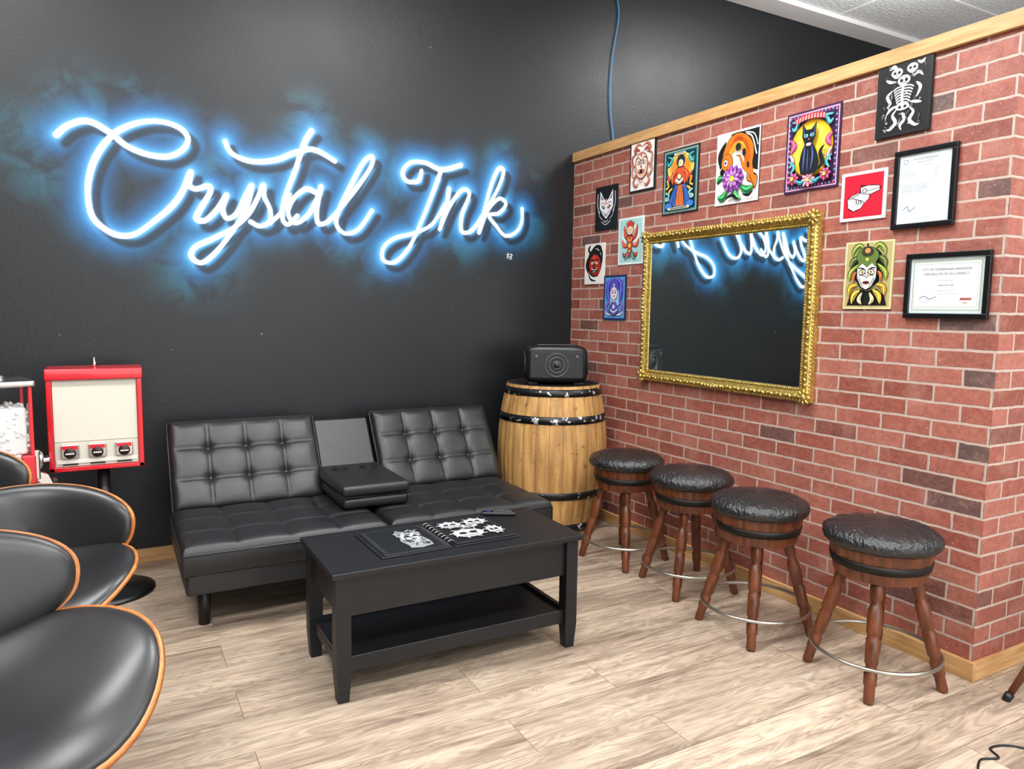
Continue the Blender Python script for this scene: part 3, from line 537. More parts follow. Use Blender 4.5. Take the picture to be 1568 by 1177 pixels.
for sz in (1,-1):
    for k in range(-3,4): bead(k*.022,sz*(H2+.042+.006*(3-abs(k))/3),.044,.012,.8,1.2)
for sy in (1,-1):
    for k in range(-3,4): bead(sy*(W2+.042+.006*(3-abs(k))/3),k*.022,.044,.012,1.2,.8)
me=bpy.data.meshes.new('frame_ornament'); bm.to_mesh(me); bm.free(); me.materials.append(GOLD); me.polygons.foreach_set('use_smooth',[True]*len(me.polygons))
o=bpy.data.objects.new('frame_ornament',me); COL.objects.link(o); o.parent=mr

# ------------------------------------------------------------------ tufted sofa
def tufted(parent,name,w,h,T,nc,nr,m,M,R=.035,tuft=.018,seam=.006,crown=.012,res=.0085):
    nxx=int(w/res); nyy=int(h/res)
    xs=np.linspace(0,w,nxx+1); ys=np.linspace(0,h,nyy+1); XX,YY=np.meshgrid(xs,ys)
    e=np.minimum.reduce([XX,w-XX,YY,h-YY]); 
    Zt=np.full(XX.shape,T)
    k=np.clip(R-e,0,R); Zt-= R-np.sqrt(np.maximum(R*R-k*k,0))
    cx=w/nc; cy=h/nr
    dx=np.abs(((XX/cx+.5)%1)-.5)*cx; dy=np.abs(((YY/cy+.5)%1)-.5)*cy
    inx=(XX>cx*.5)&(XX<w-cx*.5); iny=(YY>cy*.5)&(YY<h-cy*.5)
    dxs=np.where(inx,dx,1); dys=np.where(iny,dy,1)
    fe=np.clip(e/.05,0,1)
    Zt+= (crown*np.abs(np.sin(PI*XX/cx)*np.sin(PI*YY/cy))**.5)*fe
    Zt-= seam*(np.exp(-(dxs/.006)**2)+np.exp(-(dys/.006)**2))*fe
    rr=np.sqrt(dxs**2+dys**2); Zt-= tuft*np.exp(-(rr/.022)**1.3)
    vs=[tuple(v) for v in np.stack([XX.ravel(),YY.ravel(),Zt.ravel()],1)]
    idx=lambda i,j:j*(nxx+1)+i
    fs=[(idx(i,j),idx(i+1,j),idx(i+1,j+1),idx(i,j+1)) for j in range(nyy) for i in range(nxx)]
    ring=[idx(i,0) for i in range(nxx+1)]+[idx(nxx,j) for j in range(1,nyy+1)]+[idx(i,nyy) for i in range(nxx-1,-1,-1)]+[idx(0,j) for j in range(nyy-1,0,-1)]
    b=len(vs)
    for q in ring: x,y,z=vs[q]; vs.append((x,y,.012))
    b2=len(vs)
    for q in ring:
        x,y,z=vs[q]; vs.append((min(max(x,.012),w-.012),min(max(y,.012),h-.012),0))
    n=len(ring)
    for i in range(n):
        j=(i+1)%n; fs.append((ring[j],ring[i],b+i,b+j)); fs.append((b+j,b+i,b2+i,b2+j))
    fs.append(tuple(b2+i for i in range(n))[::-1])
    o=mesh(name,vs,fs,m,parent,True,None,M)
    zt=T-R+.001
    pp=[]
    for (x,y) in [(.01,0),(w-.01,0),(w,.01),(w,h-.01),(w-.01,h),(.01,h),(0,h-.01),(0,.01)]: pp.append(M@Vector((x,y,zt)))
    tube(parent,name+'_piping',pp,.0045,m,6,True)
    for i in range(1,nc):
        for j in range(1,nr):
            if tuft>.01: lathe(parent,name+'_button',[(.002,-.002),(.011,0),(.009,.004),(.003,.006)],m,12,M@Matrix.Translation((i*cx,j*cy,T-tuft+.002)))
    return o
sf=root('black_tufted_futon_sofa',(-1.69,-.6,0))
TR=Matrix.Translation
for k,xx in enumerate((-.875,.0)):
    tufted(sf,'seat_cushion_%d'%(k+1),.865,.62,.125,4,3,LEATH,TR((xx,-.52,.265)),tuft=.0099,crown=.014)
box(sf,'seat_base',(-.86,-.49,.175),(.85,.36,.268),LEATH,.015,3)
for x,y in ((-.78,-.35),(.78,-.35),(-.78,.28),(.78,.28),(0,-.35)):
    lathe(sf,'leg',[(.024,0),(.03,.18)],BLACKP,20,TR((x,y,0)))
th=math.radians(33)
def backM(x): 
    return Matrix(((1,0,0,x),(0,math.sin(th),-math.cos(th),.17),(0,math.cos(th),math.sin(th),.325),(0,0,0,1)))
tufted(sf,'back_cushion_left',.72,.475,.12,4,3,LEATH,backM(-.862),tuft=.024,seam=.004)
tufted(sf,'back_cushion_right',.72,.475,.12,4,3,LEATH,backM(.175),tuft=.024,seam=.004)
box(sf,'back_centre_panel',(0,0,0),(.305,.455,.075),LEATH,.015,3,backM(-.139))
box(sf,'console_lower_pad',(-.16,-.30,.405),(.17,.2,.458),LEATH,.02,4)
box(sf,'console_upper_pad',(-.165,-.305,.462),(.175,.205,.518),LEATH,.02,4)
for x in (-.07,.08):
    lathe(sf,'cup_holder',[(.038,0),(.042,.003),(.038,.005),(.034,.001),(.033,-.001)],BLACKP,32,TR((x,.09,.5165)),cap=False)
    lathe(sf,'cup_holder_well',[(.001,0),(.034,.0012)],mat('matte_black','#050506',.8),32,TR((x,.09,.5175)))
tube(sf,'console_piping',[(-.16,-.3,.46),(.17,-.3,.46),(.17,.2,.46),(-.16,.2,.46)],.005,LEATH,6,True)

# ------------------------------------------------------------------ coffee table
TZ=.468
ct=root('black_lift_top_coffee_table',(-1.66,-1.645,0))
hx_,hy_=.505,.232
box(ct,'table_top',(-hx_,-hy_,TZ-.022),(hx_,hy_,TZ),BLACKW,.003,2)
box(ct,'lift_frame',(-hx_+.03,-hy_+.03,TZ-.034),(hx_-.03,hy_-.03,TZ-.021),BLACKP)
ax,ay=hx_-.035,hy_-.035
box(ct,'apron_front',(-ax,-ay,.30),(ax,-ay+.02,TZ-.033),BLACKW,.002,1)
box(ct,'apron_back',(-ax,ay-.02,.30),(ax,ay,TZ-.033),BLACKW,.002,1)
box(ct,'apron_left',(-ax,-ay,.30),(-ax+.02,ay,TZ-.033),BLACKW,.002,1)
box(ct,'apron_right',(ax-.02,-ay,.30),(ax,ay,TZ-.033),BLACKW,.002,1)
box(ct,'storage_bottom',(-ax+.01,-ay+.01,.302),(ax-.01,ay-.01,.312),BLACKW)
box(ct,'lower_shelf',(-ax,-ay+.01,.12),(ax,ay-.01,.138),BLACKW,.002,1)
for s in (-1,1): box(ct,'shelf_rail',(-ax,s*(ay-.012)-.01,.10),(ax,s*(ay-.012)+.01,.155),BLACKW,.002,1)
for s in (-1,1): box(ct,'shelf_side_rail',(s*(ax-.012)-.01,-ay,.10),(s*(ax-.012)+.01,ay,.155),BLACKW,.002,1)
for sx in (-1,1):
    for sy in (-1,1):
        x,y=sx*(hx_-.042),sy*(hy_-.042); w=.026; w2=.019
        V=[(x-w2,y-w2,0),(x+w2,y-w2,0),(x+w2,y+w2,0),(x-w2,y+w2,0)]
        for z in (.1,TZ-.021): V+=[(x-w,y-w,z),(x+w,y-w,z),(x+w,y+w,z),(x-w,y+w,z)]
        F=[(3,2,1,0),(8,9,10,11)]+[(k*4+i,k*4+(i+1)%4,k*4+4+(i+1)%4,k*4+4+i) for k in (0,1) for i in range(4)]
        mesh('leg',V,F,BLACKW,ct)

# open portfolio
pf=root('open_tattoo_portfolio',(-1.685,-1.64,TZ),math.radians(1))
PB=mat('portfolio_black','#1b1c20',.3,coat=.3)
box(pf,'left_cover',(-.285,-.155,0),(-.004,.155,.006),PB,.002,1)
box(pf,'right_cover',(.004,-.155,0),(.285,.155,.006),PB,.002,1)
box(pf,'left_pages',(-.272,-.148,.006),(-.012,.148,.010),PB,.002,1)
box(pf,'right_pages',(.012,-.148,.006),(.272,.148,.013),PB,.002,1)
for k in range(9): 
    y=-.12+.03*k; tube(pf,'binder_ring',[( .014*math.cos(a),y,.008+.012*math.sin(a)) for a in np.linspace(0,PI,8)],.0012,STEEL,6)
rnd=random.Random(3)
oa=[('r','#25272b',.02,.02,.98,.98),('r','#0c0d0f',.06,.04,.94,.96)]
oa+=[('p','#8b8d90',[(.46,.12),(.62,.08),(.82,.14),(.84,.3),(.8,.52),(.84,.7),(.74,.86),(.6,.8),(.52,.88),(.44,.74),(.48,.6),(.42,.42),(.46,.26)]),('e','#b9babc',.65,.55,.14,.17),('e','#9c9da0',.62,.3,.12,.12),('e','#0c0d0f',.6,.58,.035,.04),('e','#0c0d0f',.72,.58,.035,.04),('e','#1a1b1e',.66,.46,.05,.02),('p','#101114',[(.64,.52),(.69,.52),(.665,.56)]),('s','#cfd0d2',.03,[(.5,.3),(.5,.55),(.6,.76),(.74,.78)],1)]
for k in range(60):
    u=rnd.uniform(.46,.80); v=rnd.uniform(.14,.82); oa.append(('s',rnd.choice(['#1b1c1f','#1b1c1f','#303236','#6d6f73','#d0d0d1']),rnd.uniform(.008,.018),[(u,v),(u+rnd.uniform(-.07,.07),v+rnd.uniform(.02,.06)),(u+rnd.uniform(-.07,.07),v+rnd.uniform(.04,.1))],1))
art(pf,'left_drawing',(-.268,-.144,.0101),(.252,0,0),(0,.288,0),(0,0,1),oa,.00005)
ob_=[('r','#25272b',.02,.02,.98,.98),('r','#0b0c0e',.04,.03,.96,.97)]
for (cu,cv,ru,rv) in ((.28,.76,.18,.13),(.72,.76,.18,.13),(.36,.3,.25,.17),(.8,.28,.12,.15),(.5,.54,.12,.06)):
    ob_+=[('e','#cfd0d2',cu,cv,ru,rv),('e','#0e0f11',cu-ru*.35,cv+.01,ru*.26,rv*.3),('e','#0e0f11',cu+ru*.35,cv+.01,ru*.26,rv*.3),('p','#0e0f11',[(cu-.02,cv-.03),(cu+.02,cv-.03),(cu,cv+.01)]),('s','#0e0f11',.014,[(cu-ru*.6,cv-rv*.55),(cu,cv-rv*.7),(cu+ru*.6,cv-rv*.55)])]
    for k in range(5): ob_.append(('s','#0e0f11',.01,[(cu+ru*(-.4+.2*k),cv-rv*.5),(cu+ru*(-.4+.2*k),cv-rv*.8)]))
    for k in range(9):
        a=2*PI*k/9; ob_.append(('s','#cfd0d2',.02,[(cu+ru*.9*math.cos(a),cv+rv*.9*math.sin(a)),(cu+ru*1.3*math.cos(a+.25),cv+rv*1.35*math.sin(a+.25))],1))
    for k in range(12):
        a=rnd.uniform(0,6.28); q=rnd.uniform(.3,.95); ob_.append(('s',rnd.choice(['#2a2b2e','#55565a']),.009,[(cu+ru*q*math.cos(a),cv+rv*q*math.sin(a)),(cu+ru*q*math.cos(a+.5),cv+rv*q*math.sin(a+.5))],1))
art(pf,'right_drawing',(.016,-.144,.0131),(.252,0,0),(0,.288,0),(0,0,1),ob_,.00005)
rm=root('remote_control',(-1.33,-1.478,TZ),math.radians(-28))
box(rm,'remote_body',(-.075,-.02,0),(.075,.02,.016),BLACKP,.006,3)
art(rm,'remote_buttons',(-.07,-.018,.0161),(.14,0,0),(0,.036,0),(0,0,1),[('e','#3a3a8a',.2,.5,.06,.22)]+[('e','#8a8a90',.38+.07*i,.25+.25*j,.018,.07) for i in range(8) for j in range(3)]+[('e','#b02030',.95,.5,.02,.08)])

# ------------------------------------------------------------------ barrel
BH=.91
bl=root('wooden_wine_barrel',(-.365,-.365,0))
OAK=wood('barrel_oak','#a07039','#cb9f60',2,.6,5,stain='#8c6a42')
def brad(z): return .345-.057*((z-BH/2)/(BH/2))**2
ns=26; seg=ns*4; zs=[.0]+list(np.linspace(.02,BH-.02,30))+[BH]
vs=[];fs=[]
for z in zs:
    for i in range(seg):
        a=2*PI*i/seg; r=brad(z)-(.004 if i%4==0 else 0); vs.append((r*math.cos(a),r*math.sin(a),z))
for k in range(len(zs)-1):
    for i in range(seg):
        j=(i+1)%seg; fs.append((k*seg+i,k*seg+j,(k+1)*seg+j,(k+1)*seg+i))
fs.append(tuple(range(seg))[::-1])
mesh('staves',vs,fs,OAK,bl,False)
lathe(bl,'rim_inner',[(brad(BH)-.003,BH),(brad(BH)-.022,BH-.001),(brad(BH)-.026,BH-.012),(.001,BH-.012)],mat('barrel_head_wood','#1a1614',.6),52,cap=False)
hoopm=mat('chipped_black_hoop','#111214',.4,.3)
nt=hoopm.node_tree; b=nt.nodes['Principled BSDF']; tc=nt.nodes.new('ShaderNodeTexCoord'); n=nt.nodes.new('ShaderNodeTexNoise'); n.inputs['Scale'].default_value=30; n.inputs['Detail'].default_value=5; r=nt.nodes.new('ShaderNodeValToRGB'); r.color_ramp.elements[0].position=.60; r.color_ramp.elements[0].color=(.006,.006,.007,1); r.color_ramp.elements[1].position=.64; r.color_ramp.elements[1].color=(.55,.55,.53,1)
nt.links.new(tc.outputs['Object'],n.inputs['Vector']); nt.links.new(n.outputs['Fac'],r.inputs[0]); nt.links.new(r.outputs[0],b.inputs['Base Color'])
for za,zb in ((.85,.893),(.69,.735),(.24,.285),(.03,.085)):
    lathe(bl,'iron_hoop',[(brad(za)-.004,za),(brad(za)+.003,za),(brad((za+zb)/2)+.0035,(za+zb)/2),(brad(zb)+.003,zb),(brad(zb)-.004,zb)],hoopm,78,cap=False)
# ------------------------------------------------------------------ speaker
sp=root('portable_party_speaker',(-.35,-.365,BH-.011),math.radians(-28))
DG=mat('speaker_grille','#1d1f21',.55,bump=.6,bscale=400)
def sbox(parent,name,w,d,h,m,c,n=2.8,lev=40):
    vs=[];fs=[];NU,NV=48,24
    f=lambda t,p: math.copysign(abs(t)**p,t)
    for j in range(NV+1):
        v=-PI/2+PI*j/NV
        for i in range(NU):
            u=2*PI*i/NU; vs.append((c[0]+w/2*f(math.cos(v),2/n)*f(math.cos(u),2/n),c[1]+d/2*f(math.cos(v),2/n)*f(math.sin(u),2/n),c[2]+h/2*f(math.sin(v),2/n)))
    for j in range(NV):
        for i in range(NU):
            k=(i+1)%NU; fs.append((j*NU+i,j*NU+k,(j+1)*NU+k,(j+1)*NU+i))
    return mesh(name,vs,fs,m,parent,True)
sbox(sp,'speaker_body',.385,.2,.235,BLACKP,(0,0,.127),6)
box(sp,'front_grille',(-.165,-.104,.038),(.165,-.09,.214),DG,.012,4)
Rf=Matrix.Rotation(PI/2,4,'X')
for rr,zz in ((.070,.104),(.047,.106),(.024,.108)):
    tube(sp,'woofer_ring',[(rr*math.cos(a),-zz,.124+rr*math.sin(a)) for a in np.linspace(0,2*PI,40,endpoint=False)],.004,mat('ring_grey','#4a4c50',.35),8,True)
lathe(sp,'woofer_cap',[(.03,0),(.02,.008),(.001,.011)],BLACKP,24,TR((0,-.104,.124))@Rf)
for s in (-1,1):
    lathe(sp,'tweeter',[(.012,0),(.010,.004),(.001,.003)],mat('ring_grey','#3a3c40',.35),20,TR((s*.125,-.103,.175))@Rf)
    lathe(sp,'side_trim',[(.085,0),(.09,.006),(.075,.012)],DG,32,TR((s*.186,0,.124))@Matrix.Rotation(s*PI/2,4,'Y'))
box(sp,'carry_handle',(-.12,-.03,.234),(.12,.03,.25),BLACKP,.007,3)
for x in (-.14,.14): box(sp,'foot',(x-.03,-.06,-.001),(x+.03,.06,.018),BLACKP,.003,2)

# ------------------------------------------------------------------ barrel stools
def stool(cx,cy,rz,sd=0):
    s=root('barrel_bar_stool',(cx,cy,0),rz)
    rn=np.random.RandomState(sd); prof=[(.172,.518),(.19,.519),(.2,.53),(.204,.545),(.199,.561),(.185,.574),(.165,.583),(.14,.59),(.105,.596),(.06,.60),(.02,.601)]
    seg=96; vs=[];fs=[]; ph=rn.rand(6)*6.28
    for r,z in prof:
        for i in range(seg):
            a=2*PI*i/seg; wr=(.0011*math.sin(13*a+ph[0]+r*40)+.0011*math.sin(29*a+ph[1]-r*60)+.0009*math.sin(41*a+ph[2]))*min(1,r/.12)
            vs.append(((r+wr)*math.cos(a),(r+wr)*math.sin(a),z+wr*.9))
    for k in range(len(prof)-1):
        for i in range(seg): j=(i+1)%seg; fs.append((k*seg+i,k*seg+j,(k+1)*seg+j,(k+1)*seg+i))
    fs.append(tuple((len(prof)-1)*seg+i for i in range(seg))); fs.append(tuple(range(seg))[::-1])
    mesh('leather_cushion',vs,fs,LEATH2,s,True)
    n=18*4; vs=[];fs=[]
    zz=[.405,.41,.43,.46,.49,.52]
    for z in zz:
        for i in range(n):
            a=2*PI*i/n; r=.158+.022*((z-.405)/.11)-(.003 if i%4==0 else 0); vs.append((r*math.cos(a),r*math.sin(a),z))
    for k in range(len(zz)-1):
        for i in range(n): j=(i+1)%n; fs.append((k*n+i,k*n+j,(k+1)*n+j,(k+1)*n+i))
    fs.append(tuple(range(n))[::-1]); fs.append(tuple((len(zz)-1)*n+i for i in range(n)))
    mesh('barrel_drum',vs,fs,STOOLW,s,False)
    lathe(s,'iron_band',[(.164,.445),(.1705,.445),(.1755,.475),(.168,.475)],BLKMET,64,cap=False)
    for k in range(4):
        a=PI/2*k; p0=(.232*math.cos(a),.232*math.sin(a),0); p1=(.115*math.cos(a),.115*math.sin(a),.42)
        M,L=align(p0,p1)
        pr=[(.016,0),(.0185,.01),(.0185,.06),(.022,.066),(.0225,.11),(.018,.118),(.0185,.13),(.023,.138),(.0235,.22),(.019,.228),(.0215,.236),(.0245,.245),(.025,.32),(.019,.335),(.016,.35),(.021,.36),(.0225,.40),(.021,L)]
        lathe(s,'turned_leg_%d'%(k+1),pr,STOOLW,20,M)
    tube(s,'foot_ring',[(.222*math.cos(a),.222*math.sin(a),.118) for a in np.linspace(0,2*PI,64,endpoint=False)],.0075,STEEL,10,True)
    return s
a0=math.atan2(-.125,-.2)
stool(-.305,-2.575,a0,1)
stool(-.385,-2.065,a0+.15,2)
stool(-.30,-1.555,a0+.05,3)
stool(-.335,-1.085,a0+.4,4)

# ------------------------------------------------------------------ bentwood bar chairs
DKW=wood('dark_walnut','#21140d','#3a2418',2,.35,6)
def shell(parent,name,outline,fn,inset=.012,nr=12,nt_=72):
    def layer(scale,off,bulge):
        vs=[]
        for i in range(nr+1):
            q=math.sin(PI/2*i/nr)
            for k in range(nt_):
                a=2*PI*k/nt_; s,t=outline(a); s*=q*scale; t*=q*scale
                p,n=fn(s,t); p=Vector(p); n=Vector(n).normalized()
                vs.append(p+n*(off+bulge*math.sqrt(max(0,1-q**5))))
        return vs
    def faces(b,flip):
        fs=[]
        for i in range(nr):
            for k in range(nt_):
                j=(k+1)%nt_; f=(b+i*nt_+k,b+(i+1)*nt_+k,b+(i+1)*nt_+j,b+i*nt_+j)
                fs.append(f[::-1] if flip else f)
        return fs
    A=layer(1,0,0); B=layer(1,-.009,0); vs=A+B; n=len(A); fs=faces(0,False)+faces(n,True)
    for k in range(nt_):
        j=(k+1)%nt_; fs.append((nr*nt_+k,n+nr*nt_+k,n+nr*nt_+j,nr*nt_+j))
    mesh(name+'_plywood_shell',vs,fs,ORNG,parent,True)
    A=layer(.982,.002,.030); B=layer(.982,-.002,0); vs=A+B; fs=faces(0,False)+faces(n,True)
    for k in range(nt_):
        j=(k+1)%nt_; fs.append((nr*nt_+k,n+nr*nt_+k,n+nr*nt_+j,nr*nt_+j))
    mesh(name+'_leather_pad',vs,fs,LEATHC,parent,True)
def sup(w,h,n,skew=0):
    def f(a):
        c,s=math.cos(a),math.sin(a); x=w*math.copysign(abs(c)**(2/n),c); y=h*math.copysign(abs(s)**(2/n),s)
        return x*(1+skew*y/h),y
    return f
def bar_chair(cx,cy,rz,zs=.6,bz=.14,bw=.26,wing=1.25):
    s=root('bentwood_bar_chair',(cx,cy,0),rz)
    def fseat(x,y):
        z=zs+wing*x*x+1.6*max(0,y-.05)**2-1.6*max(0,-y-.12)**2
        n=(-2*wing*x,-3.2*max(0,y-.05)+3.2*max(0,-y-.12),1)
        return (x,y,z),n
    shell(s,'seat',sup(.26,.24,2.4,.0),fseat)
    def fback(x,t):
        y=.255-1.9*x*x+.25*t; z=zs+bz+t
        n=(-3.8*x,-1,.25)
        return (x,y,z),n
    shell(s,'backrest',sup(bw,.125,2.4,.08),fback)
    tube(s,'back_support',[(0,.12,zs-.02),(0,.2,zs-.01),(0,.26,zs+.03),(0,.284,zs+bz)],.02,DKW,10)
    lathe(s,'swivel_plate',[(.09,zs-.045),(.1,zs-.02),(.08,zs-.01)],BLACKP,28)
    for k in range(4):
        a=PI/4+PI/2*k; p0=(.27*math.cos(a),.27*math.sin(a),0); p1=(.07*math.cos(a),.07*math.sin(a),zs-.035)
        M,L=align(p0,p1); lathe(s,'leg_%d'%(k+1),[(.013,0),(.022,L*.6),(.026,L)],DKW,16,M)
    tube(s,'foot_ring',[(.20*math.cos(a),.20*math.sin(a),.21) for a in np.linspace(0,2*PI,48,endpoint=False)],.007,CHROME,8,True)
bar_chair(-2.985,-2.74,math.radians(38),.625,.165,.26,1.7)
bar_chair(-3.0,-2.0,math.radians(2),.585,.12)
bar_chair(-3.27,-1.42,math.radians(12),.60,.14)

# ------------------------------------------------------------------ sticker vending machine
vm=root('red_sticker_vending_machine',(-2.85,-.4,0))
CREAM=mat('cream_panel','#cbc7b8',.4)
w=.19
box(vm,'cabinet',(-w,.0,.6),(w,.18,1.05),RED,.006,2)
box(vm,'frame_left',(-w,-.02,.6),(-w+.022,.0,1.05),RED,.003,2); box(vm,'frame_right',(w-.022,-.02,.6),(w,.0,1.05),RED,.003,2)
box(vm,'frame_bottom',(-w,-.02,.6),(w,.0,.62),RED,.003,2); box(vm,'frame_top',(-w-.004,-.028,1.015),(w+.004,.184,1.065),RED,.005,2)
box(vm,'display_panel',(-w+.024,-.008,.735),(w-.024,.0,1.012),CREAM)
box(vm,'coin_panel',(-w+.024,-.010,.622),(w-.024,.0,.733),mat('coin_panel_cream','#c2bcae',.35))
box(vm,'label_strip',(-w+.03,-.0145,.636),(w-.03,-.010,.652),mat('label_strip','#ddd8cc',.4))
for k in (-1,0,1):
    x=k*.108
    box(vm,'coin_mech_plate',(x-.036,-.022,.66),(x+.036,-.010,.722),CHROME,.004,2)
    box(vm,'coin_label',(x-.030,-.0235,.70),(x+.030,-.021,.718),RED)
    lathe(vm,'coin_dial',[(.024,0),(.024,.006),(.02,.009)],mat('dial_dark','#3a2a2a',.3,.6),28,TR((x,-.022,.684))@Rf)
    box(vm,'coin_knob',(x-.018,-.048,.680),(x+.018,-.028,.688),CHROME,.003,2)
    box(vm,'slot',(x-.03,-.014,.628),(x+.03,-.0105,.634),BLACKP)
lathe(vm,'top_lock',[(.009,1.065),(.009,1.085),(.004,1.09),(.004,1.11)],CHROME,16,TR((0,.08,0)))
lathe(vm,'stand_post',[(.03,.02),(.026,.6)],BLACKP,24,TR((0.02,.06,0)))
lathe(vm,'stand_base',[(.2,0),(.2,.012),(.17,.022),(.05,.035),(.03,.06)],BLACKP,48,TR((.02,.02,0)))
# glass candy machine
gm=root('candy_vending_machine',(-3.19,-.64,0),math.radians(14))
gw=.105
box(gm,'body_base',(-gw,-gw,.62),(gw,gw,.74),RED,.006,2)
for sx in (-1,1):
    for sy in (-1,1): box(gm,'corner_post',(sx*(gw-.01)-.007,sy*(gw-.01)-.007,.74),(sx*(gw-.01)+.007,sy*(gw-.01)+.007,1.02),RED,.002,1)
GL=bpy.data.materials.new('clear_glass'); GL.use_nodes=True; bb=GL.node_tree.nodes['Principled BSDF']; bb.inputs['Transmission Weight'].default_value=1; bb.inputs['Roughness'].default_value=.0; bb.inputs['IOR'].default_value=1.12; bb.inputs['Base Color'].default_value=(1,1,1,1)
for ax_,s in ((0,1),(0,-1),(1,1),(1,-1)):
    lo=[-gw+.02,-gw+.02,.742]; hi=[gw-.02,gw-.02,1.018]; lo[ax_]=s*(gw-.008)-.0015; hi[ax_]=s*(gw-.008)+.0015
    box(gm,'glass_pane',lo,hi,GL)
box(gm,'chrome_lid',(-gw-.008,-gw-.008,1.02),(gw+.008,gw+.008,1.045),CHROME,.008,3)
lathe(gm,'lid_lock',[(.03,1.045),(.024,1.06),(.008,1.064),(.008,1.08)],CHROME,20)
CANDY=mat('white_candy','#f4f4f2',.6)
bm=bmesh.new()
for i in range(800):
    z=.75+.19*random.random(); M=TR((random.uniform(-gw+.018,gw-.018),random.uniform(-gw+.018,gw-.018),z))@Matrix.Rotation(random.random()*6,4,'Z')
    bmesh.ops.create_icosphere(bm,subdivisions=1,radius=.0085,matrix=M)
me=bpy.data.meshes.new('mints'); bm.to_mesh(me); bm.free(); me.materials.append(CANDY); me.polygons.foreach_set('use_smooth',[True]*len(me.polygons)); o=bpy.data.objects.new('white_mints',me); COL.objects.link(o); o.parent=gm
box(gm,'mint_heap',(-gw+.022,-gw+.022,.742),(gw-.022,gw-.022,.935),CANDY,.01,2)
def mech(M):
    box(gm,'mech_plate',(-.055,-.022,.625),(.055,.002,.75),CHROME,.006,2,M)
    lathe(gm,'crank_dial',[(.036,0),(.036,.012),(.028,.017)],CHROME,28,M@TR((0,-.022,.70))@Rf)
    box(gm,'crank_handle',(-.034,-.062,.692),(.034,-.034,.71),CHROME,.004,2,M)
    vs=[(-.04,0,.60),(.04,0,.60),(.04,-.085,.55),(-.04,-.085,.55),(-.04,0,.665),(.04,0,.665),(.04,-.05,.64),(-.04,-.05,.64)]
    mesh('chute',vs,[(3,2,1,0),(4,5,6,7),(0,1,5,4),(1,2,6,5),(2,3,7,6),(3,0,4,7)],CHROME,gm,False,None,M)
    box(gm,'chute_flap',(-.03,-.088,.556),(.03,-.068,.61),BLACKP,.003,2,M)
mech(TR((0,-gw,0))); mech(Matrix.Rotation(PI/2,4,'Z')@TR((0,-gw,0)))
box(gm,'mount_plate',(-.12,-.12,.60),(.12,.12,.62),BLACKP,.003,1)
lathe(gm,'stand_post',[(.03,.02),(.026,.6)],BLACKP,24)
lathe(gm,'stand_base',[(.13,0),(.13,.012),(.11,.022),(.05,.035),(.03,.06)],BLACKP,48)

# ------------------------------------------------------------------ hanging cable, floor cable, chair at right, signature
BLUE=mat('blue_cable','#4a9ee0',.4)
tube(None,'hanging_blue_cable',[Vector((p[0],-.012,p[1])) for p in catmull([(.315,3.655),(.30,3.5),(.325,3.35),(.285,3.1),(.27,2.9),(.28,2.7),(.31,2.5),(.32,2.2),(.33,1.0),(.34,.02)],12)],.0035,BLUE,8)
tube(None,'floor_power_cord',[Vector((p[0],p[1],.0035)) for p in catmull([(-.56,-3.10),(-.49,-3.07),(-.43,-3.09),(-.40,-3.05),(-.33,-3.07),(-.30,-3.13),(-.38,-3.18),(-.46,-3.16),(-.52,-3.2)],10)],.0035,BLACKP,8)
ch=root('round_seat_wooden_chair',(.28,-3.12,0),math.atan2(.21,-.32))
for k in range(4):
    a=PI/2*k; M,L=align((.383*math.cos(a),.383*math.sin(a),.0),(.15*math.cos(a),.15*math.sin(a),.44))
    lathe(ch,'leg_%d'%(k+1),[(.011,.02),(.018,L*.7),(.016,L)],STOOLW,16,M); lathe(ch,'rubber_foot_%d'%(k+1),[(.014,0),(.015,.03)],BLACKP,16,M)
lathe(ch,'seat',[(.19,.435),(.2,.445),(.2,.46),(.18,.475),(.001,.478)],STOOLW,40)
art(wbk,'painted_signature',(-.515,-.0008,1.675),(.05,0,0),(0,0,.05),(0,-1,0),[('s','#d8d8d8',.1,[(.1,.7),(.4,.72),(.5,.75)]),('s','#d8d8d8',.1,[(.32,.95),(.28,.6),(.15,.2)]),('s','#d8d8d8',.1,[(.6,.7),(.8,.8),(.9,.6),(.6,.45),(.85,.3),(.6,.1)]),('s','#d8d8d8',.08,[(.15,.45),(.4,.5),(.45,.15)])],.0003)
sc=[(-2.05,1.2,.012),(-1.05,2.9,.01),(-.72,1.55,.008),(-2.5,1.12,.006),(-1.2,1.1,.006),(-.9,1.35,.007),(-3.0,1.2,.006)]
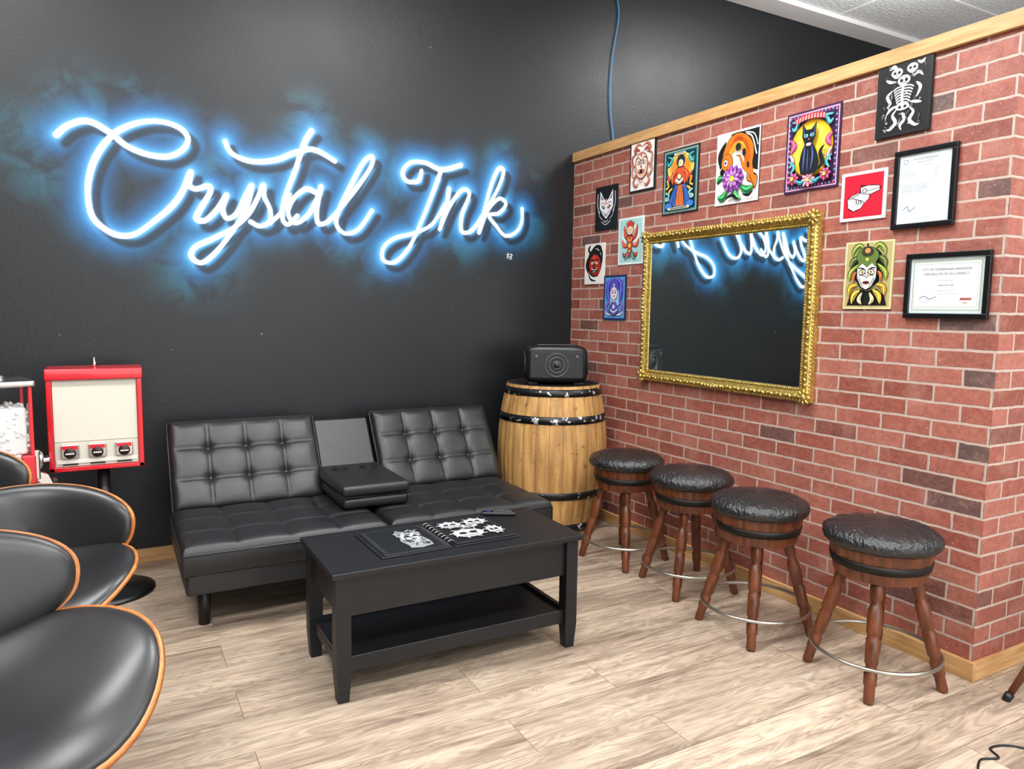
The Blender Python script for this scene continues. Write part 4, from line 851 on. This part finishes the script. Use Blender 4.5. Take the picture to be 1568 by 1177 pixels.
vs=[];fs=[]
for x,z,s in sc:
    b=len(vs); vs+=[(x,-.001,z),(x+s,-.001,z+s*.2),(x+s*.8,-.001,z+s*.6),(x+s*.1,-.001,z+s*.4)]; fs.append((b,b+1,b+2,b+3))
mesh('paint_chips',vs,fs,mat('chip_grey','#8a8c8e',.6),wbk)

# ------------------------------------------------------------------ camera
R=Vector((.87598,-.48215,.01422)); U=Vector((.03653,.09572,.99474)); Fw=Vector((.48097,.87085,-.10146))
cd=bpy.data.cameras.new('camera'); cam=bpy.data.objects.new('camera',cd); COL.objects.link(cam)
cam.matrix_world=Matrix(((R.x,U.x,-Fw.x,-2.786),(R.y,U.y,-Fw.y,-4.219),(R.z,U.z,-Fw.z,1.355),(0,0,0,1)))
cd.sensor_width=36; cd.lens=25.69; cd.clip_start=.05
scene.camera=cam

# ------------------------------------------------------------------ lights
def area(name,loc,sx,sy,power,rot=(0,0,0),col=(1,1,1)):
    l=bpy.data.lights.new(name,'AREA'); l.shape='RECTANGLE'; l.size=sx; l.size_y=sy; l.energy=power; l.color=col
    o=bpy.data.objects.new(name,l); COL.objects.link(o); o.location=loc; o.rotation_euler=rot
for i,(x,y) in enumerate([(-3.6,-1.9),(-1.3,-1.9),(-3.6,-4.4),(-1.3,-4.4),(1.3,-4.4),(1.6,-1.3),(-1.3,-6.6)]):
    area('ceiling_light_%d'%i,(x,y,3.5),1.2,.4,56,col=(.99,.99,1))
    area('added_ceiling_fill_%d'%i,(x,y,3.30),1.2,.4,50,(PI,0,0),(.99,.99,1))  # unseen upward fill added to brighten the ceiling, no fixture there
area('storefront_daylight',(-1.5,-7.8,1.7),6,2.8,155,(math.radians(90),0,0),(.95,.975,1))
w=bpy.data.worlds.new('world'); scene.world=w; w.use_nodes=True; w.node_tree.nodes['Background'].inputs[0].default_value=(.94,.97,1,1); w.node_tree.nodes['Background'].inputs[1].default_value=.52
scene.view_settings.view_transform='Standard'
scene.view_settings.look='None'
scene.view_settings.exposure=0
